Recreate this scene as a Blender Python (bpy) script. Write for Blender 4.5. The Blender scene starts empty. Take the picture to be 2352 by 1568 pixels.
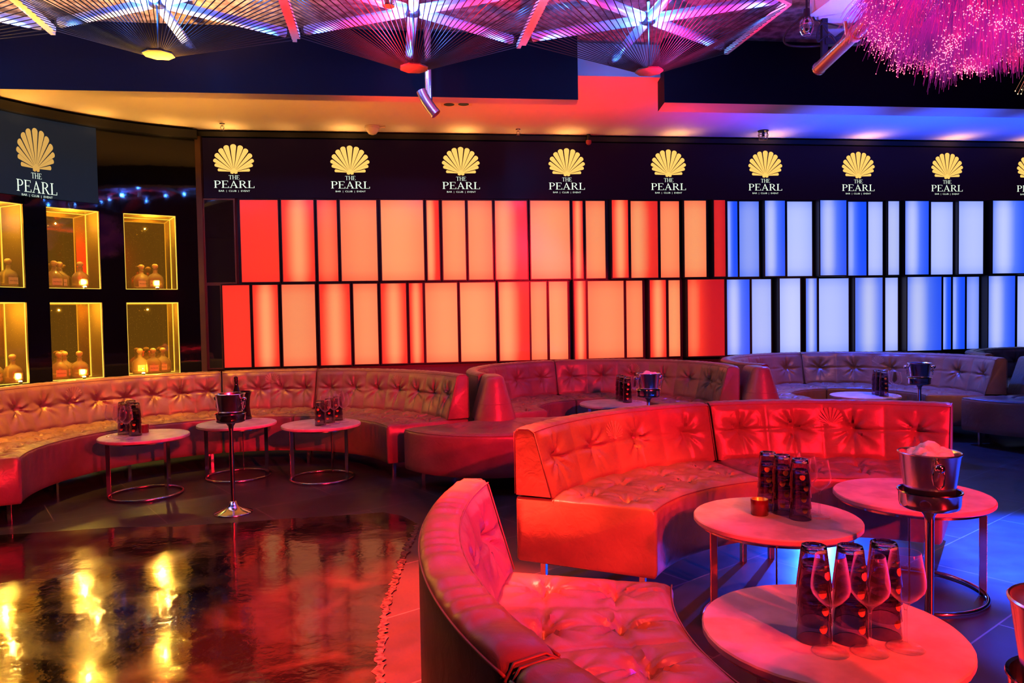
import bpy, bmesh, math, random
from mathutils import Vector, Matrix
R = math.radians
random.seed(7)
sc = bpy.context.scene
COL = sc.collection
PI = math.pi

# ------------------------------------------------------------------ camera
CH, PITCH, ROLL = 1.38, math.atan(59/1690.), .0175
fw = Vector((0, math.cos(PITCH), -math.sin(PITCH)))
up0 = Vector((0, math.sin(PITCH), math.cos(PITCH)))
rt0 = Vector((1, 0, 0))
rt = math.cos(ROLL)*rt0 - math.sin(ROLL)*up0
up = math.cos(ROLL)*up0 + math.sin(ROLL)*rt0
cam_d = bpy.data.cameras.new('camera'); cam = bpy.data.objects.new('camera', cam_d); COL.objects.link(cam)
cam_d.sensor_width = 36; cam_d.lens = 1690/2352*36; cam_d.clip_start = .05; cam_d.clip_end = 60
m = Matrix.Identity(4)
for i in range(3):
    m[i][0] = rt[i]; m[i][1] = up[i]; m[i][2] = -fw[i]
m[2][3] = CH
cam.matrix_world = m
sc.camera = cam

def ray(x, y):
    return fw + rt*((x-1176)/1690.) + up*((784-y)/1690.)
def at_z(x, y, z):
    d = ray(x, y); t = (z-CH)/d.z
    return Vector((d.x*t, d.y*t, z))
def at_d(x, y, D):
    d = ray(x, y); t = D/d.y
    return Vector((d.x*t, D, CH+d.z*t))

# ------------------------------------------------------------------ materials
def nodes(m):
    m.use_nodes = True
    return m.node_tree.nodes, m.node_tree.links
def mat(name, color, rough=.5, metal=0, spec=.5, emit=None, es=0, bump=None, var=None, coat=0, rvar=None):
    """bump=(scale,strength,distance) noise bump, var=(scale, colour2) mottling, rvar=(scale, rough2)"""
    m = bpy.data.materials.new(name); N, L = nodes(m); b = N['Principled BSDF']
    b.inputs['Base Color'].default_value = (*color, 1); b.inputs['Roughness'].default_value = rough
    b.inputs['Metallic'].default_value = metal; b.inputs['Specular IOR Level'].default_value = spec
    b.inputs['Coat Weight'].default_value = coat
    if emit:
        b.inputs['Emission Color'].default_value = (*emit, 1); b.inputs['Emission Strength'].default_value = es
    tc = N.new('ShaderNodeTexCoord')
    def noise(scale, detail=4):
        n = N.new('ShaderNodeTexNoise'); n.inputs['Scale'].default_value = scale; n.inputs['Detail'].default_value = detail
        L.new(tc.outputs['Object'], n.inputs['Vector']); return n
    if var:
        n = noise(var[0], 6); r = N.new('ShaderNodeValToRGB')
        r.color_ramp.elements[0].position = .38; r.color_ramp.elements[1].position = .62
        r.color_ramp.elements[0].color = (*color, 1); r.color_ramp.elements[1].color = (*var[1], 1)
        L.new(n.outputs['Fac'], r.inputs['Fac']); L.new(r.outputs['Color'], b.inputs['Base Color'])
    if rvar:
        n = noise(rvar[0], 5); mr = N.new('ShaderNodeMapRange')
        mr.inputs['From Min'].default_value = .35; mr.inputs['From Max'].default_value = .65
        mr.inputs['To Min'].default_value = rough; mr.inputs['To Max'].default_value = rvar[1]
        L.new(n.outputs['Fac'], mr.inputs['Value']); L.new(mr.outputs['Result'], b.inputs['Roughness'])
    if bump:
        n = noise(bump[0], 5); bp = N.new('ShaderNodeBump'); bp.inputs['Strength'].default_value = bump[1]
        bp.inputs['Distance'].default_value = bump[2]
        L.new(n.outputs['Fac'], bp.inputs['Height']); L.new(bp.outputs['Normal'], b.inputs['Normal'])
    return m
def emis(name, color, strength):
    m = bpy.data.materials.new(name); N, L = nodes(m)
    N.remove(N['Principled BSDF']); e = N.new('ShaderNodeEmission')
    e.inputs['Color'].default_value = (*color, 1); e.inputs['Strength'].default_value = strength
    L.new(e.outputs[0], N['Material Output'].inputs['Surface']); return m
def glass(name, color, rough=0, ior=1.45):
    m = bpy.data.materials.new(name); N, L = nodes(m)
    b = N['Principled BSDF']; b.inputs['Base Color'].default_value = (*color, 1)
    b.inputs['Roughness'].default_value = rough; b.inputs['Transmission Weight'].default_value = 1; b.inputs['IOR'].default_value = ior
    return m

def leather():
    m = bpy.data.materials.new('leather'); N, L = nodes(m); b = N['Principled BSDF']
    b.inputs['Base Color'].default_value = (.50, .37, .27, 1); b.inputs['Roughness'].default_value = .33
    b.inputs['Specular IOR Level'].default_value = .38
    tc = N.new('ShaderNodeTexCoord')
    v = N.new('ShaderNodeTexVoronoi'); v.inputs['Scale'].default_value = 420; L.new(tc.outputs['Object'], v.inputs['Vector'])
    n = N.new('ShaderNodeTexNoise'); n.inputs['Scale'].default_value = 14; n.inputs['Detail'].default_value = 5; n.inputs['Distortion'].default_value = 1.2
    L.new(tc.outputs['Object'], n.inputs['Vector'])
    b1 = N.new('ShaderNodeBump'); b1.inputs['Strength'].default_value = .12; b1.inputs['Distance'].default_value = .001
    L.new(v.outputs['Distance'], b1.inputs['Height'])
    b2 = N.new('ShaderNodeBump'); b2.inputs['Strength'].default_value = .22; b2.inputs['Distance'].default_value = .014
    L.new(n.outputs['Fac'], b2.inputs['Height']); L.new(b1.outputs['Normal'], b2.inputs['Normal'])
    L.new(b2.outputs['Normal'], b.inputs['Normal'])
    n2 = N.new('ShaderNodeTexNoise'); n2.inputs['Scale'].default_value = 5; n2.inputs['Detail'].default_value = 6
    L.new(tc.outputs['Object'], n2.inputs['Vector'])
    r = N.new('ShaderNodeValToRGB'); r.color_ramp.elements[0].position = .3; r.color_ramp.elements[1].position = .7
    r.color_ramp.elements[0].color = (.15, .105, .08, 1); r.color_ramp.elements[1].color = (.215, .155, .115, 1)
    L.new(n2.outputs['Fac'], r.inputs['Fac']); L.new(r.outputs['Color'], b.inputs['Base Color'])
    return m
LEATHER = leather()
PIPE = mat('seam_thread', (.16, .11, .08), .5)
EMBL = mat('embroidery', (.27, .20, .14), .45)
CHROME = mat('chrome', (.78, .78, .8), .12, 1, bump=(30, .03, .002))
STEEL = mat('brushed_steel', (.9, .9, .92), .2, 1)
_b = STEEL.node_tree.nodes['Principled BSDF']; _b.inputs['Roughness'].default_value = .2; _b.inputs['Anisotropic'].default_value = .6
_tn = STEEL.node_tree.nodes.new('ShaderNodeTangent'); _tn.direction_type = 'RADIAL'; _tn.axis = 'Z'
STEEL.node_tree.links.new(_tn.outputs[0], _b.inputs['Tangent'])
STONE = mat('table_stone', (.56, .52, .47), .42, bump=(60, .25, .003), var=(9, (.42, .38, .34)), rvar=(12, .6))
BLACK = mat('black_paint', (.012, .012, .014), .45)
BLACKGLOSS = mat('black_gloss', (.006, .006, .008), .04, spec=.6, bump=(2.2, .05, .02))
FRAME = mat('panel_frame', (.02, .012, .014), .35)
CLEAR = glass('clear_glass', (1, 1, 1))
SMOKE = glass('smoked_glass', (.66, .49, .62))
WINEGL = bpy.data.materials.new('thin_clear_glass'); N, L = nodes(WINEGL); N.remove(N['Principled BSDF'])
_t = N.new('ShaderNodeBsdfTransparent'); _t.inputs['Color'].default_value = (.96, .95, .96, 1)
_g = N.new('ShaderNodeBsdfPrincipled'); _g.inputs['Base Color'].default_value = (.85, .8, .82, 1); _g.inputs['Metallic'].default_value = .25; _g.inputs['Roughness'].default_value = .14  # pale diffuse at glancing edges stands in for bright refraction
_l = N.new('ShaderNodeLayerWeight'); _l.inputs['Blend'].default_value = .5
_p = N.new('ShaderNodeMath'); _p.operation = 'POWER'; _p.inputs[1].default_value = 3.4; L.new(_l.outputs['Facing'], _p.inputs[0])
_q = N.new('ShaderNodeMath'); _q.operation = 'MULTIPLY_ADD'; _q.inputs[1].default_value = .9; _q.inputs[2].default_value = .016; L.new(_p.outputs[0], _q.inputs[0])
_m = N.new('ShaderNodeMixShader'); L.new(_q.outputs[0], _m.inputs[0]); L.new(_t.outputs[0], _m.inputs[1]); L.new(_g.outputs[0], _m.inputs[2])
L.new(_m.outputs[0], N['Material Output'].inputs['Surface'])
CORD = mat('black_cord', (.01, .01, .012), .5)
COPPER = mat('painted_pipe', (.85, .5, .36), .25, .9)
GOLD = mat('gold_plate', (.34, .27, .18), .5, bump=(30, .3, .01), var=(18, (.45, .35, .22)))

# ------------------------------------------------------------------ mesh helpers
def obj(name, bm, m, parent=None, smooth=False, autosm=None):
    me = bpy.data.meshes.new(name); bm.normal_update(); bm.to_mesh(me); bm.free()
    if m: me.materials.append(m)
    if smooth:
        for p in me.polygons: p.use_smooth = True
    o = bpy.data.objects.new(name, me); COL.objects.link(o)
    if autosm:
        me.set_sharp_from_angle(angle=R(autosm))
    if parent: o.parent = parent
    return o
def tag(o, label, cat, group=None, kind=None):
    o['label'] = label; o['category'] = cat
    if group: o['group'] = group
    if kind: o['kind'] = kind
    return o
def thing(name, label, cat, loc=(0, 0, 0), rz=0, group=None):
    o = bpy.data.objects.new(name, None); COL.objects.link(o); o.empty_display_size = .1
    o.location = loc; o.rotation_euler = (0, 0, rz)
    return tag(o, label, cat, group)
def struct(name, bm, m, label=None, cat=None, **k):
    o = obj(name, bm, m, **k); o['kind'] = 'structure'
    if label: o['label'] = label; o['category'] = cat
    return o
def dup(root, loc, rz, label, group=None, name=None):
    r = root.copy(); COL.objects.link(r); r.location = loc; r.rotation_euler = (0, 0, rz); r['label'] = label
    if group: r['group'] = group
    for ch in list(root.children):
        c = ch.copy(); COL.objects.link(c); c.parent = r
        for g in list(ch.children):
            d = g.copy(); COL.objects.link(d); d.parent = c
    return r
def box(bm, lo, hi, bev=0):
    r = bmesh.ops.create_cube(bm, size=1)
    vs = r['verts']
    for v in vs:
        v.co = Vector([(lo[i]+hi[i])/2 + v.co[i]*(hi[i]-lo[i]) for i in range(3)])
    if bev:
        es = list({e for v in vs for e in v.link_edges})
        bmesh.ops.bevel(bm, geom=es, offset=bev, segments=2, affect='EDGES', profile=.7)
def lathe(bm, prof, n=32, jit=None, close=False):
    rings = []
    for (r, z) in prof:
        if r < 1e-6:
            rings.append([bm.verts.new((0, 0, z))])
        else:
            rings.append([bm.verts.new((r*math.cos(2*PI*i/n)*(jit[i] if jit else 1), r*math.sin(2*PI*i/n)*(jit[i] if jit else 1), z)) for i in range(n)])
    prs = list(zip(rings, rings[1:])) + ([(rings[-1], rings[0])] if close else [])
    for a, b in prs:
        for i in range(n):
            j = (i+1) % n
            if len(a) == 1 and len(b) == 1: continue
            if len(a) == 1: bm.faces.new((a[0], b[j], b[i]))
            elif len(b) == 1: bm.faces.new((a[i], a[j], b[0]))
            else: bm.faces.new((a[i], a[j], b[j], b[i]))
    return rings
def tube(bm, pts, r, n=8, cap=True):
    pts = [Vector(p) for p in pts]; rings = []
    prev = None
    for i, p in enumerate(pts):
        t = (pts[min(i+1, len(pts)-1)] - pts[max(i-1, 0)]).normalized()
        if prev is None:
            u = t.orthogonal().normalized()
        else:
            u = (prev - t*prev.dot(t)).normalized()
        prev = u; v = t.cross(u)
        rr = r[i] if isinstance(r, (list, tuple)) else r
        rings.append([bm.verts.new(p + (u*math.cos(2*PI*k/n) + v*math.sin(2*PI*k/n))*rr) for k in range(n)])
    for a, b in zip(rings, rings[1:]):
        for k in range(n):
            bm.faces.new((a[k], a[(k+1) % n], b[(k+1) % n], b[k]))
    if cap:
        bm.faces.new(rings[0][::-1]); bm.faces.new(rings[-1])
def torus(bm, r, z, tr, n=48, k=8, flat=1.0):
    rings = [[bm.verts.new(((r+tr*math.cos(2*PI*j/k))*math.cos(2*PI*i/n), (r+tr*math.cos(2*PI*j/k))*math.sin(2*PI*i/n), z+tr*flat*math.sin(2*PI*j/k))) for j in range(k)] for i in range(n)]
    for i in range(n):
        a, b = rings[i], rings[(i+1) % n]
        for j in range(k):
            bm.faces.new((a[j], b[j], b[(j+1) % k], a[(j+1) % k]))
def poly_prism(bm, pts, z0, z1):
    a = [bm.verts.new((x, y, z0)) for x, y in pts]; b = [bm.verts.new((x, y, z1)) for x, y in pts]
    n = len(pts)
    bm.faces.new(a[::-1]); bm.faces.new(b)
    for i in range(n): bm.faces.new((a[i], a[(i+1) % n], b[(i+1) % n], b[i]))
BM = bmesh.new

# ------------------------------------------------------------------ room
WA, WB = 9.04, .13                         # rear wall: Y = WA + WB X
WN = Vector((WB, -1, 0)).normalized(); WT = Vector((1, WB, 0)).normalized()
ZC, ZS = 3.58, 3.88                        # soffit ceiling, main ceiling
def wall_u(x, y):                          # pixel -> (distance along the wall, height)
    d = ray(x, y); t = WA/(d.y - WB*d.x)
    return d.x*t*math.sqrt(1+WB*WB), CH+d.z*t
W0 = Vector((0, WA, 0))
def wp(u, z, out=0): return W0 + WT*u + Vector((0, 0, z)) + WN*out
# curved display wall
AC, AR = Vector((-2.45, 5.95, 0)), 2.8
def arc_a(x):
    d = ray(x, 700); d2 = Vector((d.x, d.y)).normalized(); o = Vector((-AC.x, -AC.y))
    bq = d2.dot(o); t = -bq + math.sqrt(bq*bq - (o.length_squared - AR*AR))
    p = d2*t; return math.atan2(p.y-AC.y, p.x-AC.x)
def arc_z(x, y):
    a = arc_a(x); px, py = AC.x+AR*math.cos(a), AC.y+AR*math.sin(a)
    d = ray(x, y); return CH + d.z*(py/d.y)
def ap(a, z, out=0): return Vector((AC.x+(AR-out)*math.cos(a), AC.y+(AR-out)*math.sin(a), z))

def tile_floor():
    m = bpy.data.materials.new('slate_tiles'); N, L = nodes(m); b = N['Principled BSDF']
    tc = N.new('ShaderNodeTexCoord'); mp = N.new('ShaderNodeMapping'); mp.inputs['Rotation'].default_value = (0, 0, R(-38))
    L.new(tc.outputs['Object'], mp.inputs['Vector'])
    br = N.new('ShaderNodeTexBrick'); br.offset = .5; br.inputs['Scale'].default_value = 1
    br.inputs['Brick Width'].default_value = 1.2; br.inputs['Row Height'].default_value = .6; br.inputs['Mortar Size'].default_value = .004
    br.inputs['Color1'].default_value = (.045, .045, .05, 1); br.inputs['Color2'].default_value = (.055, .055, .06, 1); br.inputs['Mortar'].default_value = (.16, .15, .15, 1)
    L.new(mp.outputs[0], br.inputs['Vector'])
    n = N.new('ShaderNodeTexNoise'); n.inputs['Scale'].default_value = 6; n.inputs['Detail'].default_value = 8
    L.new(tc.outputs['Object'], n.inputs['Vector'])
    mx = N.new('ShaderNodeMixRGB'); mx.blend_type = 'MULTIPLY'; mx.inputs['Fac'].default_value = .5
    L.new(br.outputs['Color'], mx.inputs[1]); L.new(n.outputs['Fac'], mx.inputs[2]); L.new(mx.outputs[0], b.inputs['Base Color'])
    b.inputs['Roughness'].default_value = .3; b.inputs['Specular IOR Level'].default_value = .4
    mr = N.new('ShaderNodeMapRange'); mr.inputs['To Min'].default_value = .22; mr.inputs['To Max'].default_value = .42
    L.new(n.outputs['Fac'], mr.inputs['Value']); L.new(mr.outputs[0], b.inputs['Roughness'])
    bp = N.new('ShaderNodeBump'); bp.inputs['Strength'].default_value = .15; bp.inputs['Distance'].default_value = .004
    L.new(n.outputs['Fac'], bp.inputs['Height']); L.new(bp.outputs['Normal'], b.inputs['Normal'])
    return m
def poured():
    m = bpy.data.materials.new('poured_resin'); N, L = nodes(m); b = N['Principled BSDF']
    tc = N.new('ShaderNodeTexCoord')
    def noise(s, d=4, dist=0):
        n = N.new('ShaderNodeTexNoise'); n.inputs['Scale'].default_value = s; n.inputs['Detail'].default_value = d; n.inputs['Distortion'].default_value = dist
        L.new(tc.outputs['Object'], n.inputs['Vector']); return n
    n1, n2, n3 = noise(5, 3), noise(38, 4, .5), noise(3, 9, .8)
    r = N.new('ShaderNodeValToRGB'); r.color_ramp.elements[0].position = .45; r.color_ramp.elements[1].position = .75
    r.color_ramp.elements[0].color = (.008, .007, .007, 1); r.color_ramp.elements[1].color = (.04, .032, .026, 1)
    L.new(n3.outputs['Fac'], r.inputs['Fac']); L.new(r.outputs['Color'], b.inputs['Base Color'])
    mr = N.new('ShaderNodeMapRange'); mr.inputs['From Min'].default_value = .35; mr.inputs['From Max'].default_value = .7
    mr.inputs['To Min'].default_value = .05; mr.inputs['To Max'].default_value = .2
    L.new(n3.outputs['Fac'], mr.inputs['Value']); L.new(mr.outputs[0], b.inputs['Roughness'])
    b.inputs['Specular IOR Level'].default_value = 1.0; b.inputs['Specular Tint'].default_value = (1, .6, .5, 1); b.inputs['Coat Weight'].default_value = .35; b.inputs['Coat Tint'].default_value = (1, .8, .7, 1); b.inputs['Coat Roughness'].default_value = .06  # redder reflections put into the specular and coat tint
    b1 = N.new('ShaderNodeBump'); b1.inputs['Strength'].default_value = .22; b1.inputs['Distance'].default_value = .02
    L.new(n1.outputs['Fac'], b1.inputs['Height'])
    b2 = N.new('ShaderNodeBump'); b2.inputs['Strength'].default_value = .3; b2.inputs['Distance'].default_value = .0016
    L.new(n2.outputs['Fac'], b2.inputs['Height']); L.new(b1.outputs['Normal'], b2.inputs['Normal']); L.new(b2.outputs['Normal'], b.inputs['Normal'])
    return m
bm = BM(); poly_prism(bm, [(-7, -6), (9, -6), (9, 11), (-7, 11)], -.1, 0)
struct('floor', bm, tile_floor(), 'dark slate tile floor under the tables and sofas', 'floor')
rnd = random.Random(3)
edge = [at_z(x, y, 0) for x, y in [(0, 1230), (130, 1222), (270, 1212), (400, 1211), (540, 1201), (700, 1190), (800, 1184), (880, 1178), (925, 1186), (962, 1206)]]
edge = [(-6.9, 4.5)] + [(p.x, p.y) for p in edge]
e2 = [at_z(x, y, 0) for x, y in [(962, 1206), (945, 1248), (925, 1290), (905, 1345), (890, 1400), (880, 1470), (873, 1568)]]
e2 = [(p.x, p.y) for p in e2] + [(-.5, 1.9), (-.45, 0), (-.5, -5.9)]
def jag(pts, amp, step=.05):
    out = []
    for a, b in zip(pts, pts[1:]):
        n = max(1, int(math.dist(a, b)/step))
        for i in range(n):
            t = i/n; out.append((a[0]+(b[0]-a[0])*t + rnd.uniform(-amp, amp), a[1]+(b[1]-a[1])*t + rnd.uniform(-amp, amp)))
    return out + [pts[-1]]
bm = BM(); poly_prism(bm, (jag(edge, .004) + jag(e2, .006) + [(-6.9, -5.9)])[::-1], 0, .006)
struct('floor_2', bm, poured(), 'glossy black poured resin dance floor in the left foreground', 'floor')
# peeling grey lip along the edge of the poured floor
bm = BM(); pts = jag(e2[:8], .007, .02)
vs = []
for i, (x, y) in enumerate(pts):
    w = rnd.uniform(.012, .038)
    vs.append((bm.verts.new((x+rnd.uniform(0, .02), y, .0065)), bm.verts.new((x-w, y, .0075))))
for (a, b), (c, d) in zip(vs, vs[1:]): bm.faces.new((a, c, d, b))
struct('trim_1', bm, mat('peeling_edge', (.10, .075, .06), .4, bump=(50, .6, .01), var=(45, (.01, .008, .008))), 'flaking edge strip of the poured floor', 'floor edge')

# rear wall
uL, uR = wall_u(461, 600)[0], 8.6
bm = BM()
a = [wp(uL, 0), wp(uR, 0), wp(uR, ZS), wp(uL, ZS)]
b = [p - WN*.2 for p in a]
va = [bm.verts.new(p) for p in a]; vb = [bm.verts.new(p) for p in b]
bm.faces.new(va); bm.faces.new(vb[::-1])
for i in range(4): bm.faces.new((va[i], vb[i], vb[(i+1) % 4], va[(i+1) % 4]))
bmesh.ops.recalc_face_normals(bm, faces=bm.faces)
struct('wall_rear', bm, mat('wall_dark', (.05, .045, .05), .4), 'dark rear wall carrying the light panels', 'wall')

# curved wall with niches (built as strips around the openings)
A_END = math.atan2(wp(uL, 0).y-AC.y, wp(uL, 0).x-AC.x)
cols = [(-70, 63), (114, 236), (290, 411)]
ang = [(arc_a(x1), arc_a(x0)) for x0, x1 in cols]      # (right angle, left angle), angles grow to the left
ZR = [(1.745, 2.58), (.79, 1.60)]                        # upper, lower niche rows
def arc_strip(bm, a0, a1, z0, z1, out=0, n=None):
    n = n or max(1, int(abs(a1-a0)/.03)); g = []
    for i in range(n+1):
        a = a0+(a1-a0)*i/n; g.append((bm.verts.new(ap(a, z0, out)), bm.verts.new(ap(a, z1, out))))
    for (p, q), (r_, s) in zip(g, g[1:]): bm.faces.new((p, q, s, r_))
bm = BM()
A0, A1 = A_END, R(215)
arc_strip(bm, A0, A1, 0, ZR[1][0]); arc_strip(bm, A0, A1, ZR[1][1], ZR[0][0]); arc_strip(bm, A0, A1, ZR[0][1], ZS)
stops = [A0, ang[2][0], ang[2][1], ang[1][0], ang[1][1], ang[0][0], ang[0][1], A1]
for i in (0, 2, 4, 6):
    for z0, z1 in ZR: arc_strip(bm, stops[i], stops[i+1], z0, z1)
bmesh.ops.remove_doubles(bm, verts=bm.verts, dist=1e-4)
struct('wall_left', bm, BLACKGLOSS, 'curved glossy black wall holding the bottle niches', 'wall', smooth=True)
# outer dark shell: left, right, front walls
DARK = mat('dark_plaster', (.035, .03, .035), .6)
def slab(name, lo, hi, label, m=DARK):
    bm = BM(); box(bm, lo, hi); return struct(name, bm, m, label, 'wall')
slab('wall_far_left', (-7.1, -6, 0), (-7, 11, ZS), 'dark left side wall out of frame')
slab('wall_right', (9, -6, 0), (9.1, 11, ZS), 'dark right side wall out of frame')
slab('wall_front', (-7, -6.1, 0), (9, -6, ZS), 'dark wall behind the viewer')

# ceilings
CEIL = mat('mottled_plaster', (.42, .38, .36), .55, bump=(25, .6, .02), var=(14, (.16, .13, .12)))
SOFF = mat('soffit_plaster', (.62, .58, .54), .75, bump=(9, .25, .01))
bm = BM(); box(bm, (-7, -6, ZS), (9, 11, ZS+.1))
struct('ceiling', bm, CEIL, 'mottled main ceiling above the string canopies', 'ceiling')
bl0, bl1 = at_z(0, 204, 3.31), at_z(1328, 229, 3.31)       # left beam, front lower edge
bdir = (bl1-bl0).normalized(); bn = Vector((bdir.y, -bdir.x, 0))
bm = BM()
def yline(x): return bl0.y + (x-bl0.x)*bdir.y/bdir.x
SB = .17
poly_prism(bm, [(-7, yline(-7)+SB), (9, yline(9)+SB), (9, 11), (-7, 11)], ZC, ZS-.001)
struct('ceiling_2', bm, SOFF, 'lower plaster soffit between the beam and the rear wall', 'ceiling')
NAVY = mat('navy_paint', (.007, .006, .016), .6, spec=.12, bump=(6, .2, .01))
def beam(name, x0, x1, z, label, th=SB, back=0):
    bm = BM()
    poly_prism(bm, [(x0, yline(x0)-back), (x1, yline(x1)-back), (x1, yline(x1)+th-back), (x0, yline(x0)+th-back)], z, ZS-.002)
    o = struct(name, bm, NAVY, label, 'beam')
    o.data.materials.append(SOFF)
    for p in o.data.polygons:
        if p.normal.z < -.9: p.material_index = 1
    return o
beam('trim_2', -7, bl1.x, 3.31, 'long dark ceiling beam left of the gap')
br0 = at_z(1528, 233, 3.3)
beam('trim_3', br0.x, 9, 3.3, 'long dark ceiling beam right of the gap', .3)
# dark shadow-gap trim at the top of rear wall and curved wall
bm = BM()
a = [wp(uL, 3.50, .0), wp(uR, 3.50, .0), wp(uR, 3.50, .07), wp(uL, 3.50, .07)]
vb = [bm.verts.new(p) for p in a]; vt = [bm.verts.new(p+Vector((0, 0, .055))) for p in a]
bm.faces.new(vb); bm.faces.new(vt[::-1])
for i in range(4): bm.faces.new((vb[i], vb[(i+1) % 4], vt[(i+1) % 4], vt[i]))
bmesh.ops.recalc_face_normals(bm, faces=bm.faces)
struct('trim_4', bm, BLACK, 'black trim ledge along the top of the rear wall', 'trim')
bm = BM()
g = []
for i in range(41):
    a = A0+(A1-A0)*i/40
    g.append([bm.verts.new(ap(a, 3.46, .005)), bm.verts.new(ap(a, 3.46, .09)), bm.verts.new(ap(a, 3.55, .09)), bm.verts.new(ap(a, 3.55, .005))])
for p, q in zip(g, g[1:]):
    for k in range(4): bm.faces.new((p[k], p[(k+1) % 4], q[(k+1) % 4], q[k]))
struct('trim_5', bm, BLACK, 'black curved trim along the top of the curved wall', 'trim')
# vertical bronze post between the two walls, and the low plinth under the panels
BRONZE = mat('bronze_frame', (.16, .09, .06), .35, .4)
bm = BM()
ct = wp(uL+.03, 0, .03)
box(bm, (ct.x-.03, ct.y-.05, 0), (ct.x+.035, ct.y+.04, 3.5), .004)
struct('trim_6', bm, BRONZE, 'bronze post between curved wall and light panel wall', 'trim')

# ------------------------------------------------------------------ light panels on the rear wall
def glow_mat():
    m = bpy.data.materials.new('lit_diffuser'); N, L = nodes(m); b = N['Principled BSDF']
    at = N.new('ShaderNodeAttribute'); at.attribute_name = 'glow'
    b.inputs['Base Color'].default_value = (.05, .04, .04, 1); b.inputs['Roughness'].default_value = .22
    L.new(at.outputs['Color'], b.inputs['Emission Color']); b.inputs['Emission Strength'].default_value = 1
    return m
GLOW = glow_mat()
MIRROR = mat('dark_mirror', (.02, .02, .022), .03, spec=.9)
RED_HOT, RED_MID, RED_DIM = (1.0, .42, .18), (1.0, .055, .025), (.55, .006, .012)
BLU_HOT, BLU_MID, BLU_DIM = (.62, .68, 1.0), (.14, .26, 1.0), (.0, .09, 1.0)
def lerp(a, b, t): return tuple(x+(y-x)*t for x, y in zip(a, b))
def glow_col(fam, pat, u, v):
    hot, mid, dim = (RED_HOT, RED_MID, RED_DIM) if fam == 'r' else (BLU_HOT, BLU_MID, BLU_DIM)
    c, w, lo, hi = pat
    k = math.exp(-((u-c)/w)**2); k = lo+(hi-lo)*k
    k *= 1-.18*max(0, abs(v-.5)*2-.7)/.3
    return lerp(dim, mid, k*2) if k < .5 else lerp(mid, hot, (k-.5)*2)
F_ = (.5, .9, .55, .9)
def P(kind, r_):
    return {'F': (r_.uniform(.35, .65), 1.0, .5, r_.uniform(.86, .98)), 'C': (.5, .33, .42, .97), 'L': (.25, .42, .33, .97), 'LL': (.15, .3, .06, .75),
            'R': (.7, .4, .42, .9), 'D': (.6, .9, .36, .5), 'M': (.5, .6, .45, .72), 'W': (.3, .38, .1, .95), 'X': (.4, .6, .0, .3)}[kind]
UP = [(553, 640, 'rD'), (648, 722, 'rC'), (730, 775, 'rM'), (783, 866, 'rF'), (876, 973, 'rF'), (981, 1009, 'rL'), (1017, 1069, 'rF'), (1076, 1131, 'rF'),
      (1138, 1211, 'rL'), (1219, 1309, 'rF'), (1316, 1339, 'rC'), (1346, 1390, 'rF'), (1406, 1443, 'rC'), (1449, 1511, 'rL'), (1517, 1560, 'rF'), (1572, 1622, 'rF'), (1640, 1666, 'rX'),
      (1671, 1694, 'bLL'), (1698, 1743, 'bM'), (1757, 1803, 'bW'), (1808, 1865, 'bF'), (1884, 1944, 'bW'), (1948, 1990, 'bLL'), (1994, 2027, 'bF'), (2040, 2065, 'bF'),
      (2079, 2133, 'bW'), (2138, 2188, 'bF'), (2202, 2258, 'bF'), (2280, 2362, 'bW')]
LOW = [(513, 575, 'rD'), (582, 640, 'rC'), (649, 725, 'rF'), (735, 805, 'rC'), (813, 868, 'rF'), (876, 934, 'rC'), (941, 972, 'rC'), (978, 1051, 'rF'), (1058, 1138, 'rF'),
       (1147, 1216, 'rL'), (1220, 1256, 'rF'), (1262, 1304, 'rF'), (1320, 1346, 'rC'), (1351, 1433, 'rF'), (1439, 1476, 'rF'), (1493, 1530, 'rC'), (1536, 1562, 'rF'), (1580, 1664, 'rLL'),
       (1670, 1722, 'bW'), (1727, 1771, 'bF'), (1791, 1838, 'bF'), (1851, 1876, 'bC'), (1881, 1949, 'bF'), (1964, 2027, 'bC'), (2033, 2062, 'bF'), (2084, 2162, 'bW'),
       (2166, 2184, 'bLL'), (2188, 2216, 'bLL'), (2220, 2248, 'bM'), (2270, 2331, 'bW'), (2336, 2400, 'bF')]
ORD = 'first second third fourth fifth sixth seventh eighth ninth tenth eleventh twelfth thirteenth fourteenth fifteenth sixteenth seventeenth eighteenth nineteenth twentieth'.split()
ZROW = {'upper': (1.825, 2.775), 'lower': (.835, 1.79)}
rp = random.Random(11)
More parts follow.
